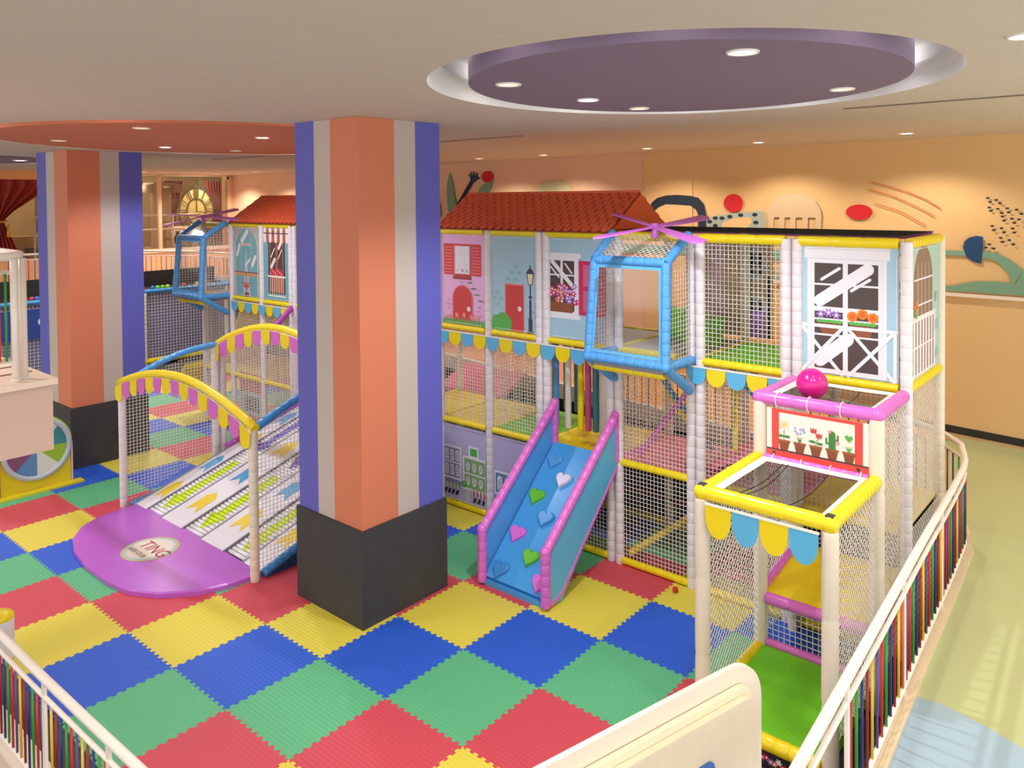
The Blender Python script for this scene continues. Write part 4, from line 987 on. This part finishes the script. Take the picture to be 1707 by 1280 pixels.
# ---- washing-drum style wall toy at the left
wt = thing('drum_play_panel', 'yellow panel with a round mirrored drum, below the landing at the left', 'play panel', (.9,7.4,0))
b = MB()
cx, cz, R1 = .88, .66, .46
def plate(xa, xb, zt, y, mt, th):
    b.prism([(xa,y,0),(xb,y,0),(xb,y,zt)]+[(cx+ (R1+.05)*math.cos(a), y, cz+(R1+.05)*math.sin(a)) for a in [PI*k/20 for k in range(21)] if cz+(R1+.05)*math.sin(a) > zt-.02]+[(xa,y,zt)], (0,th,0), mt)
plate(.38,1.36,.67,7.4,mat('yellow_panel_paint',(222,204,36),.4),.3); b.build('body', wt)
MB().tube([(cx+R1*math.cos(2*PI*k/40),7.38,cz+R1*math.sin(2*PI*k/40)) for k in range(40)], .04, C('silver_ring',(180,190,205),.25), 10, True).build('drum_ring', wt)
b = MB()
for k, m_ in enumerate([C('drum_teal',(60,140,150)),C('drum_white',(220,222,214)),C('drum_lime',(150,190,50)),C('drum_gold',(214,204,120)),C('drum_purple',(130,80,120)),C('drum_blue',(90,140,190)),C('drum_white',(220,222,214)),C('drum_lime',(150,190,50))]):
    a0, a1 = 2*PI*k/8, 2*PI*(k+1)/8; b.poly([(cx,7.395,cz)]+[(cx+.43*math.cos(a0+(a1-a0)*q/5),7.39,cz+.43*math.sin(a0+(a1-a0)*q/5)) for q in range(6)], m_)
b.build('drum_window', wt)
MB().tube([(cx+(R1+.05)*math.cos(a),7.42,cz+(R1+.05)*math.sin(a)) for a in [PI*.04+PI*.92*k/20 for k in range(21)]], .012, grnp, 6).build('green_trim', wt)
MB().box((.32,7.22,.0),(1.5,7.4,.03), mat('yellow_panel_paint',(222,204,36),.4)).build('foot_plate', wt)
MB().box((.27,7.36,0),(.36,7.72,.67), C('pink_board',(224,186,196))).build('side_board', wt); MB().box((1.365,7.38,0),(1.39,7.7,.67), C('pink_board',(224,186,196))).build('side_board', wt)

# ---- railings
BALC = [mat('baluster_red',(190,34,26),.35), mat('baluster_green',(46,140,50),.35), mat('baluster_navy',(24,44,104),.35), mat('baluster_maroon',(140,18,30),.35), mat('baluster_yellow',(226,180,30),.35), mat('baluster_violet',(84,70,130),.35), mat('baluster_orange',(222,84,40),.35)]
def railing(name, label, pts, H_, postgap, balgap, br=.013, post_w=.05, hr=.031, off=0, limit=100):
    t = thing(name, label, 'railing', pts[0])
    P = [Vector(p) for p in pts]; L = [0]
    for i in range(1, len(P)): L.append(L[-1]+(P[i]-P[i-1]).length)
    def at(s):
        for i in range(1, len(P)):
            if s <= L[i]+1e-6: return P[i-1].lerp(P[i], (s-L[i-1])/(L[i]-L[i-1]))
        return P[-1]
    up = Vector((0,0,1)); N = max(8, int(L[-1]/.25)); line = [at(L[-1]*k/N) for k in range(N+1)]
    MB().tube([p+up*H_ for p in line], hr, railW, 12).build('handrail', t)
    MB().tube([p+up*(H_-.14) for p in line], hr*.55, railW, 10).build('middle_rail', t)
    MB().tube([p+up*.09 for p in line], hr*.6, railW, 8).build('bottom_rail', t)
    s = off
    while s <= L[-1]:
        p = at(s); d = (at(min(L[-1], s+.05))-at(max(0, s-.05))); a = math.atan2(d.y, d.x); ca, sa = math.cos(a)*post_w/2, math.sin(a)*post_w/2; w2 = .012
        q = [(p.x-ca-sa*.4, p.y-sa+ca*.4), (p.x+ca-sa*.4, p.y+sa+ca*.4), (p.x+ca+sa*.4, p.y+sa-ca*.4), (p.x-ca+sa*.4, p.y-sa-ca*.4)]
        MB().prism([(x,y,p.z) for x, y in q], (0,0,H_-.02), railW).build('post', t); s += postgap
    s = off+balgap*.6; k = 0; extra = MB()
    bars = []
    while s < L[-1]:
        if abs(((s-off)/postgap)-round((s-off)/postgap))*postgap > .04: bars.append((s, k))
        s += balgap; k += 1
    for idx, (s, k) in enumerate(bars):
        p = at(s); mm = BALC[[0,1,2,3,4,5,0,1,2,3,4,6,5][k % 13]]
        if idx < limit: MB().cyl((p.x,p.y,p.z+.09),(p.x,p.y,p.z+H_-.145), br, mm, 8).build('baluster', t)
        else: extra.cyl((p.x,p.y,p.z+.09),(p.x,p.y,p.z+H_-.145), br, mm, 8)
    if extra.v: o = extra.build('baluster', t); o['kind'] = 'stuff'
    return t
railing('railing', 'curved cream railing with coloured balusters along the green walkway, right foreground', EDGE[0:11], .93, 1.52, .1267, br=.0095, off=1.44)
railing('railing', 'long far railing with coloured balusters behind the ball pit and the left play frame', EDGE[11:], .93, 1.5, .15, br=.011, off=.3)
railing('railing', 'cream railing with coloured balusters crossing the lower left corner', [(-1.42,-2.2,.12),(-1.45,-1,.12),(-1.47,0,.12),(-1.49,2.2,.12)], .93, 1.08, .09, br=.009, off=1.0)
kb = MB(); kb.box((-1.62,-2.4,0),(-1.30,2.6,.12), mat('low_kerb',(222,206,190),.5)); struct('trim_4', kb)
fp = MB().pad([(-1.02,2.5,0),(-1.02,2.5,.42)], .13, foamW, .2); fo = fp.build('foam_bollard'); tag(fo, 'white padded bollard with a yellow cap at the left photo edge', 'bollard')
MB().sphere((-1.02,2.5,.42),.13,yel,20,.6).build('cap', fo)

# railing on the landing (upper left)
lr = thing('landing_railing', 'white double-post railing with orange and green rods on the landing at the upper left', 'railing', (-1.3,.75,3.1))
for (x, y) in ((-1.33,.80),(-1.255,.85)): MB().cyl((x,y,3.1),(x,y,4.11),.029,railW,14).build('post', lr)
for (x, y) in ((-1.33,.80),(-1.255,.85)): MB().cyl((x,y,3.1),(x,y,3.12),.038,railW,14).build('post_foot', lr)
MB().tube([(-4.2,.74,4.13),(-1.5,.75,4.13),(-1.345,.797,4.135),(-1.268,.85,4.14),(-1.24,1.0,4.14),(-1.24,2.5,4.14)], .031, railW, 12).build('handrail', lr)
MB().tube([(-4.2,.74,4.0),(-1.37,.79,4.0)], .02, railW, 10).build('middle_rail', lr)
MB().tube([(-4.2,.74,3.28),(-1.37,.79,3.28)], .02, railW, 10).build('bottom_rail', lr)
for k in range(14): MB().cyl((-1.40-.048*k,.77,3.28),(-1.40-.048*k,.77,3.99), .009, [BALC[1],BALC[6],BALC[4],BALC[0],BALC[2]][k % 5], 10).build('baluster', lr)
for k in range(4): MB().box((-1.5,1.1+k*.35,3.1),(-1.12,1.13+k*.35,3.108), C('landing_groove',(150,120,100))).build('floor_strip', lr)

# ---- wooden board unit in the foreground
wb = thing('wooden_play_board', 'cream rounded wooden board with a thick plank front and blue plate, bottom centre foreground', 'play board', (.6,-4.78,0))
O = Vector((.303,-4.698,0)); dd = Vector((-.965,.263,0)); nn = Vector((-.263,-.965,0)); woodM = mat('cream_wood',(232,214,190),.4,noise=.06,nscale=2); plankM = mat('pale_plank',(222,206,180),.4,noise=.10,nscale=6,bump=.15,bscale=5,tex='wave')
def board(u0, u1, z0, z1, rad, off, th, mt, name, lean=0):
    pts = [(u1,z0),(u0,z0),(u0,z1-rad)]+[(u0+rad-rad*math.cos(a), z1-rad+rad*math.sin(a)) for a in [PI/2*k/8 for k in range(9)]]+[(u1,z1)]
    b = MB(); b.prism([O+dd*u+Vector((0,0,z))+nn*off for u, z in pts], nn*th, mt); return b.build(name, wb)
board(-.325, 3.2, .0, 2.0, .24, -.015, .03, mat('white_board_paint',(228,216,198),.35), 'back_board')
board(-.195, 3.2, .2, 1.90, .09, .02, .035, mat('cream_edge',(234,220,190),.4), 'middle_plank')
board(-.20, 3.2, .2, 1.86, .11, .057, .04, plankM, 'front_plank')
board(.16, .62, 1.3, 1.65, .04, .098, .01, mat('blue_plate',(52,96,170),.3), 'blue_plate')
for u in (.5, 2.6): MB().prism([O+dd*u-nn*.2, O+dd*(u+.1)-nn*.2, O+dd*(u+.1)+nn*.3, O+dd*u+nn*.3], (0,0,.2), woodM).build('foot', wb)

# ---- ball pit
bp = thing('ball_pit', 'netted ball pit with a blue padded rim at the far left, behind the left pillar', 'ball pit', (4,15.6,0))
YB = 15.5
MB().pad([(-1,YB,2.06),(8.6,YB,2.06)], .06, dkblu, .2).build('rim', bp)
MB().pad([(-1,YB,.12),(8.6,YB,.12)], .08, yel, .2).build('base_roll', bp)
for x in (-.9,1.2,3.0,4.4,6.1,8.5): post(bp, x, YB, 0, 2.02, foamC, .07)
MB().net((-1,YB+.02,.2), (9.6,0,0), (0,0,1.8), .085, .006).build('net', bp)
MB().box((-1,YB+.06,.1),(8.6,YB+.09,1.95), mat('blue_grey_sheet',(122,122,170),.6)).build('backing_sheet', bp)
MB().box((-1,16.95,.1),(8.9,17.0,2.5), blackM).build('rear_sheet', bp)
MB().box((-1,YB+.1,1.95),(8.6,16.9,2.06), blackM).build('ball_bed', bp)
MB().pad([(8.6,YB,2.06),(8.9,16.9,2.06)], .06, dkblu, .2).build('rim', bp)
p = Print((2.4,YB-.03,1.15), (1,0,0), (0,0,1), (0,-1,0)); p.sheet(1.9,.75,C('pit_poster_blue',(40,70,150))); p.cap(1.2,.42,1.7,.42,.2,WH); p.up(); p.el(1.22,.42,.06,.06,BL,12); p.build('poster', bp)
for k, (x, c, nm) in enumerate([(3.30,(30,110,200),'blue'),(3.44,(200,40,50),'red'),(3.56,(40,120,200),'blue'),(3.68,(110,200,60),'green'),(3.8,(230,210,40),'yellow'),(3.92,(150,210,60),'lime'),(6.15,(190,30,50),'red'),(6.42,(60,140,210),'blue'),(6.56,(90,200,110),'green'),(6.70,(120,210,90),'green'),(6.84,(150,210,60),'lime'),(7.3,(220,60,50),'red'),(7.7,(230,200,40),'yellow')]):
    lab = f'{nm} pit ball, {ORD[k % 6 if k < 12 else 6]} from left, ' + ('seen left of the farther pillar' if k < 6 else 'seen right of the farther pillar')
    tag(MB().sphere((x,15.70,2.13),.062,mat(f'pit_ball_{nm}',c,.3),14).build('pit_ball'), lab, 'ball', 'balls in the far ball pit')

# ---- curtain, clock room contents
def curtain(label, outline, y, mt, folds=14, amp=.06, name='curtain'):
    # outline: list of (z, x0, x1) rows from top to bottom
    b = MB(); n = folds*6; vs = []
    for z, x0, x1 in outline:
        for k in range(n+1):
            t = k/n; vs.append((x0+(x1-x0)*t, y+amp*math.sin(t*folds*2*PI), z))
    fs = [(r*(n+1)+k, r*(n+1)+k+1, (r+1)*(n+1)+k+1, (r+1)*(n+1)+k) for r in range(len(outline)-1) for k in range(n)]
    b.add(vs, fs, mt, True); o = b.build(name); tag(o, label, 'curtain'); return o
redC = mat('red_velvet',(150,40,26),.6,noise=.2,nscale=3); marC = mat('maroon_velvet',(96,30,36),.7)
cu = curtain('large red velvet curtain tied back with gold, far left behind the upper railing', [(5.22,2.0,4.95),(5.0,2.1,4.9),(4.8,2.3,4.65),(4.55,2.7,4.3),(4.3,3.1,3.95),(4.1,3.3,3.75),(3.98,3.35,3.72),(3.8,3.3,3.8),(3.5,3.2,3.93),(3.2,3.1,4.05),(3.0,3.0,4.1)], 18.6, redC, 9, .07)
MB().tube([(3.55+.26*math.cos(a), 18.6+.14*math.sin(a), 4.02+.02*math.cos(a)) for a in [2*PI*k/16 for k in range(16)]], .03, mat('gold_cord',(206,150,40),.4), 8, True).build('tie_back', cu)
MB().cyl((3.8,18.48,3.95),(3.8,18.48,3.6),.03,mat('gold_cord',(206,150,40),.4),10,.07).build('tassel', cu)
curtain('dark maroon curtain left of the big clock behind the glass', [(5.3,9.9,10.6),(4.6,9.9,10.45),(4.0,9.9,10.3),(3.0,9.9,10.2)], 22.4, marC, 6, .05)
curtain('dark maroon curtain right of the big clock behind the glass', [(5.3,11.45,12.1),(4.6,11.55,12.1),(4.0,11.7,12.1),(3.0,11.75,12.1)], 22.4, marC, 6, .05)
ck = thing('wall_clock', 'large round brass wall clock with roman numerals behind the glass, above the left pod', 'clock', (11.2,22.5,4.15))
cc = Vector((11.2,22.6,4.15)); gm = mat('clock_dial',(196,178,116),.5); ir = mat('clock_iron',(50,42,30),.5)  # dial has its own plain colour, without emission
ku = Vector((math.cos(math.radians(28)), math.sin(math.radians(28))*-1, 0)); kz = Vector((0,0,1)); RC = .62
ku = Vector((.60,-.33,0)).normalized()
kp = lambda r_, a_, f=0: cc+ku*(r_*math.cos(a_))*.66+kz*(r_*math.sin(a_))+Vector((-.1,-.2,0))*f
MB().prism([kp(.86, 2*PI*k/40) for k in range(40)], (.02,.05,0), gm).build('dial', ck)
for r_ in (.92, .5): MB().tube([kp(r_, 2*PI*k/40, .4) for k in range(40)], .026, ir, 6, True).build('clock_ring', ck)
for k in range(12):
    a = PI/2-k*PI/6; b = MB(); n = [3,1,2,3,2,1,2,3,4,2,1,2][k]
    for q in range(n):
        o_ = (q-(n-1)/2)*.13; b.cyl(kp(.55, a+o_*1.2, .4), kp(.88, a+o_*.9, .4), .017, ir, 6)
    b.build('numeral', ck)
MB().cyl(cc+Vector((-.05,-.12,0)), cc+Vector((-.05,-.12,1.25)), .018, ir, 6).build('hand', ck); MB().cyl(kp(0,0,.6), kp(.5,-.1,.6), .02, ir, 6).build('hand', ck)
cl = thing('ionic_column', 'pale fluted ionic column behind the glass, left of the clock', 'column', (9.12,21,2.8)); b = MB(); colM = mat('column_stone',(196,182,166),.7); n = 48
ring = [(9.12+(.33-.02*(k%2))*math.cos(2*PI*k/n), 21+(.33-.02*(k%2))*math.sin(2*PI*k/n)) for k in range(n)]
b.prism([(x,y,2.82) for x, y in ring], (0,0,2.2), colM); b.build('shaft', cl); MB().box((8.7,20.6,5.1),(9.55,21.4,5.2), colM).build('abacus', cl)
for x in (8.72, 9.52): MB().cyl((x,20.5,5.0),(x,21.3,5.0),.15,colM,20).build('volute', cl)
hr_ = thing('room_railing', 'pale double handrail behind the glass, in front of the clock', 'railing', (8,20.3,2.82))
for z in (4.08, 3.6): MB().cyl((5.0,20.3,z),(11.3,20.3,z),.035,railW,8).build('handrail', hr_)
for x in (5.0,7.2,9.2,11.25): MB().cyl((x,20.3,2.82),(x,20.3,4.1),.03,railW,8).build('post', hr_)
for k, (x, lab) in enumerate([(7.55,'white draped table behind the glass, left of the ionic column'),(10.3,'white draped table under the clock')]):
    tag(MB().cyl((x,21.8,2.82),(x,21.8,3.62),.5,C('linen',(224,214,200)),20,.42).build('draped_table'), lab, 'table')
for x, lab in ((7.3,'dark slim vase behind the glass, first from the left'),(7.75,'dark slim vase behind the glass, second from the left'),(9.15,'dark slim vase behind the glass, right of the column'),(9.6,'dark slim vase behind the glass, rightmost')):
    tag(MB().rings([((x,19.9,2.95+h_),r_,(0,0,1)) for h_, r_ in ((0,.07),(.1,.04),(.2,.09),(.35,.1),(.5,.05),(.58,.07))], BL if x != 9.6 else C('stone_vase',(150,130,100)), 12).build('vase'), lab, 'vase')
tag(MB().box((6.0,23.2,3.5),(7.9,23.4,5.1), mat('dark_shimmer',(60,56,70),.3,noise=.6,nscale=14)).build('bead_backdrop'), 'dark shimmering backdrop behind the glass beside the left pillar', 'backdrop')
for k, x in enumerate((4.25,4.55,4.95,5.35)):
    tag(MB().box((x,20.9,3.0),(x+(.2 if k < 2 else .3),21.0,3.14), mat('dark_slot',(60,36,30),.6)).build('slot_vent'), f'dark slot in the pale counter beside the red curtain, {ORD[k]} from the left', 'vent', 'slots in the counter')
tag(MB().box((3.9,21.0,2.82),(6.0,21.4,3.5), tan).build('counter'), 'pale counter with dark slots beside the red curtain, behind the glass', 'counter')
# security camera dome near the ceiling corner
sc_ = thing('dome_camera', 'tiny black dome camera at the top right corner of the far glazing', 'camera', (10.7,19.35,5.3))
MB().cyl((10.72,19.46,5.36),(10.72,19.40,5.36),.05,whiteM,14).build('mount', sc_); MB().sphere((10.72,19.38,5.35),.045,BL,14).build('dome', sc_)

# ------------------------------------------------------------------ ceiling lamps and slots
emW = mat('lamp_lens_warm',(255,236,210),.4,emit=5); emC = mat('lamp_lens_cool',(226,232,255),.4,emit=14); emD = mat('lamp_lens_dim',(255,230,200),.4,emit=.7)
def lamp_at(x, y, r, kind, label, power, z=CZ, warm=True, spot=math.radians(142)):
    em = {'on': emW, 'cool': emC, 'dim': emD}[kind]
    b = MB(); n = 24
    b.add([(x+q*math.cos(2*PI*k/n), y+q*math.sin(2*PI*k/n), zz) for q, zz in ((r*1.18,z-.001),(r*1.15,z-.012),(r,z-.012),(r*.95,z-.004)) for k in range(n)],
          [(j*n+k, j*n+(k+1)%n, (j+1)*n+(k+1)%n, (j+1)*n+k) for j in range(3) for k in range(n)], whiteM, True)
    t = b.build('downlight'); tag(t, label, 'downlight')
    MB().poly([(x+r*.95*math.cos(-2*PI*k/n), y+r*.95*math.sin(-2*PI*k/n), z-.005) for k in range(n)], em).build('lens', t)
    if power:
        l = bpy.data.lights.new('downlight_lamp', 'SPOT'); l.energy = power; l.spot_size = spot; l.spot_blend = .45; l.shadow_soft_size = .07
        l.color = (1,.86,.70) if warm else (.86,.90,1.0)
        lo = bpy.data.objects.new('downlight_lamp', l); COL.objects.link(lo); lo.parent = t; lo.location = (x, y, z-.03)
DZ = CZ-.005
for x, y, k, lab, pw in ((.93,-2.64,'dim','small dim downlight at the left of the purple disc',25),(2.11,-2.53,'cool','bright bluish downlight in the purple disc, left of its middle',260),(2.99,-2.51,'dim','small dim downlight at the far rim of the purple disc',25),(.88,-4.57,'on','bright warm downlight near the top of the purple disc',120),(2.96,-4.47,'dim','small dim downlight at the right of the purple disc',25)):
    lamp_at(x, y, .085, k, lab, pw, DZ, k != 'cool')
for x, y, k, lab, pw in ((.72,5.75,'dim','small dim downlight at the left of the orange disc',25),(.65,2.96,'dim','small dim downlight at the near rim of the orange disc',25),(2.40,6.13,'cool','bright bluish downlight in the middle of the orange disc',150),(3.68,6.24,'dim','small dim downlight at the far side of the orange disc',25),(2.42,3.28,'cool','bright bluish downlight at the right of the orange disc',150)):
    lamp_at(x, y, .085, k, lab, pw, DZ, k != 'cool')
lamp_at(2.2,12.21,.12,'cool','bright bluish downlight in the far left purple disc',150,DZ,False)
for x, y, lab in ((8.88,5.34,'first downlight right of the centre pillar, along the mural wall'),(8.82,3.46,'second downlight right of the centre pillar, along the mural wall'),(8.53,.82,'third downlight along the mural wall, above the black loop mural'),(8.52,-1.29,'fourth downlight along the mural wall, above the red dot'),(8.32,-3.59,'fifth downlight along the mural wall, near the right photo edge')):
    lamp_at(x, y, .09, 'on', lab, 110)
lamp_at(1.5,-5.95,.085,'on','downlight in the ceiling at the top right corner of the photo',110)
for x, y, lab in ((7.23,17.95,'downlight in front of the glazing, left of the window mullion'),(9.74,18.3,'downlight in front of the glazing, above the clock'),(9.5,15.5,'downlight at the peach wall right of the glazing')):
    lamp_at(x, y, .11, 'on', lab, 190)
for x0_, y0_, x1_, y1_, lab in ((4.49,-3.98,4.45,-6.2,'long dark slot vent in the ceiling right of the purple disc'),(4.78,.55,4.68,2.4,'dark slot vent in the ceiling just right of the centre pillar'),(4.98,9.5,5.05,7.5,'dark slot vent in the ceiling left of the centre pillar')):
    tag(MB().box((x0_-.03,y0_,CZ-.008),(x0_+.03,y1_,CZ-.001), mat('slot_grey',(120,108,98),.6)).build('slot_vent'), lab, 'vent')
# recess glow: strip lamps hidden in the coves, as the bright rings show
def spot_only(x, y, z, pw, col, size=.15, ang=160):
    l = bpy.data.lights.new('fill_lamp', 'SPOT'); l.energy = pw; l.spot_size = math.radians(ang); l.spot_blend = .9; l.shadow_soft_size = size; l.color = col
    o = bpy.data.objects.new('fill_lamp', l); COL.objects.link(o); o.location = (x, y, z)
for D in DISCS:
    for x, y in oval(D, (D[2]+D[4])/2-.03, (D[3]+D[5])/2-.03, 10):
        l = bpy.data.lights.new('cove_lamp', 'POINT'); l.energy = .75; l.shadow_soft_size = .05; l.color = (1,.97,.95)
        o = bpy.data.objects.new('cove_lamp', l); COL.objects.link(o); o.location = (x, y, CZ+.24)
# unseen lamps added under the ceiling to brighten near and far ends
for x, y, pw in ((-2.5,-4.5,200),(-4,-1,180),(-2,2.5,160),(4.5,-7.2,160),(-1.5,7,190),(-4,11,260),(4.6,11.5,300),(1,15,320),(5.5,14.5,260),(-6,-6,200)):
    spot_only(x, y, CZ-.05, pw, (1,.93,.86))
for x, y in ((5.2,22.3),(8.2,22.2),(11,21.8)):  # unseen point lamps added to brighten the room behind the glazing
    l = bpy.data.lights.new('fill_lamp','POINT'); l.energy = 75; l.color = (1,.85,.62); l.shadow_soft_size = .2; o = bpy.data.objects.new('fill_lamp', l); COL.objects.link(o); o.location = (x,y,5.1)

wd = bpy.data.worlds.new('world'); SC.world = wd; wd.use_nodes = True
wd.node_tree.nodes['Background'].inputs[0].default_value = (1,.96,.93,1); wd.node_tree.nodes['Background'].inputs[1].default_value = 1.3
vs = SC.view_settings; vs.view_transform = 'Standard'; vs.look = 'None'; vs.gamma = 1; vs.use_curve_mapping = False; vs.exposure = .6
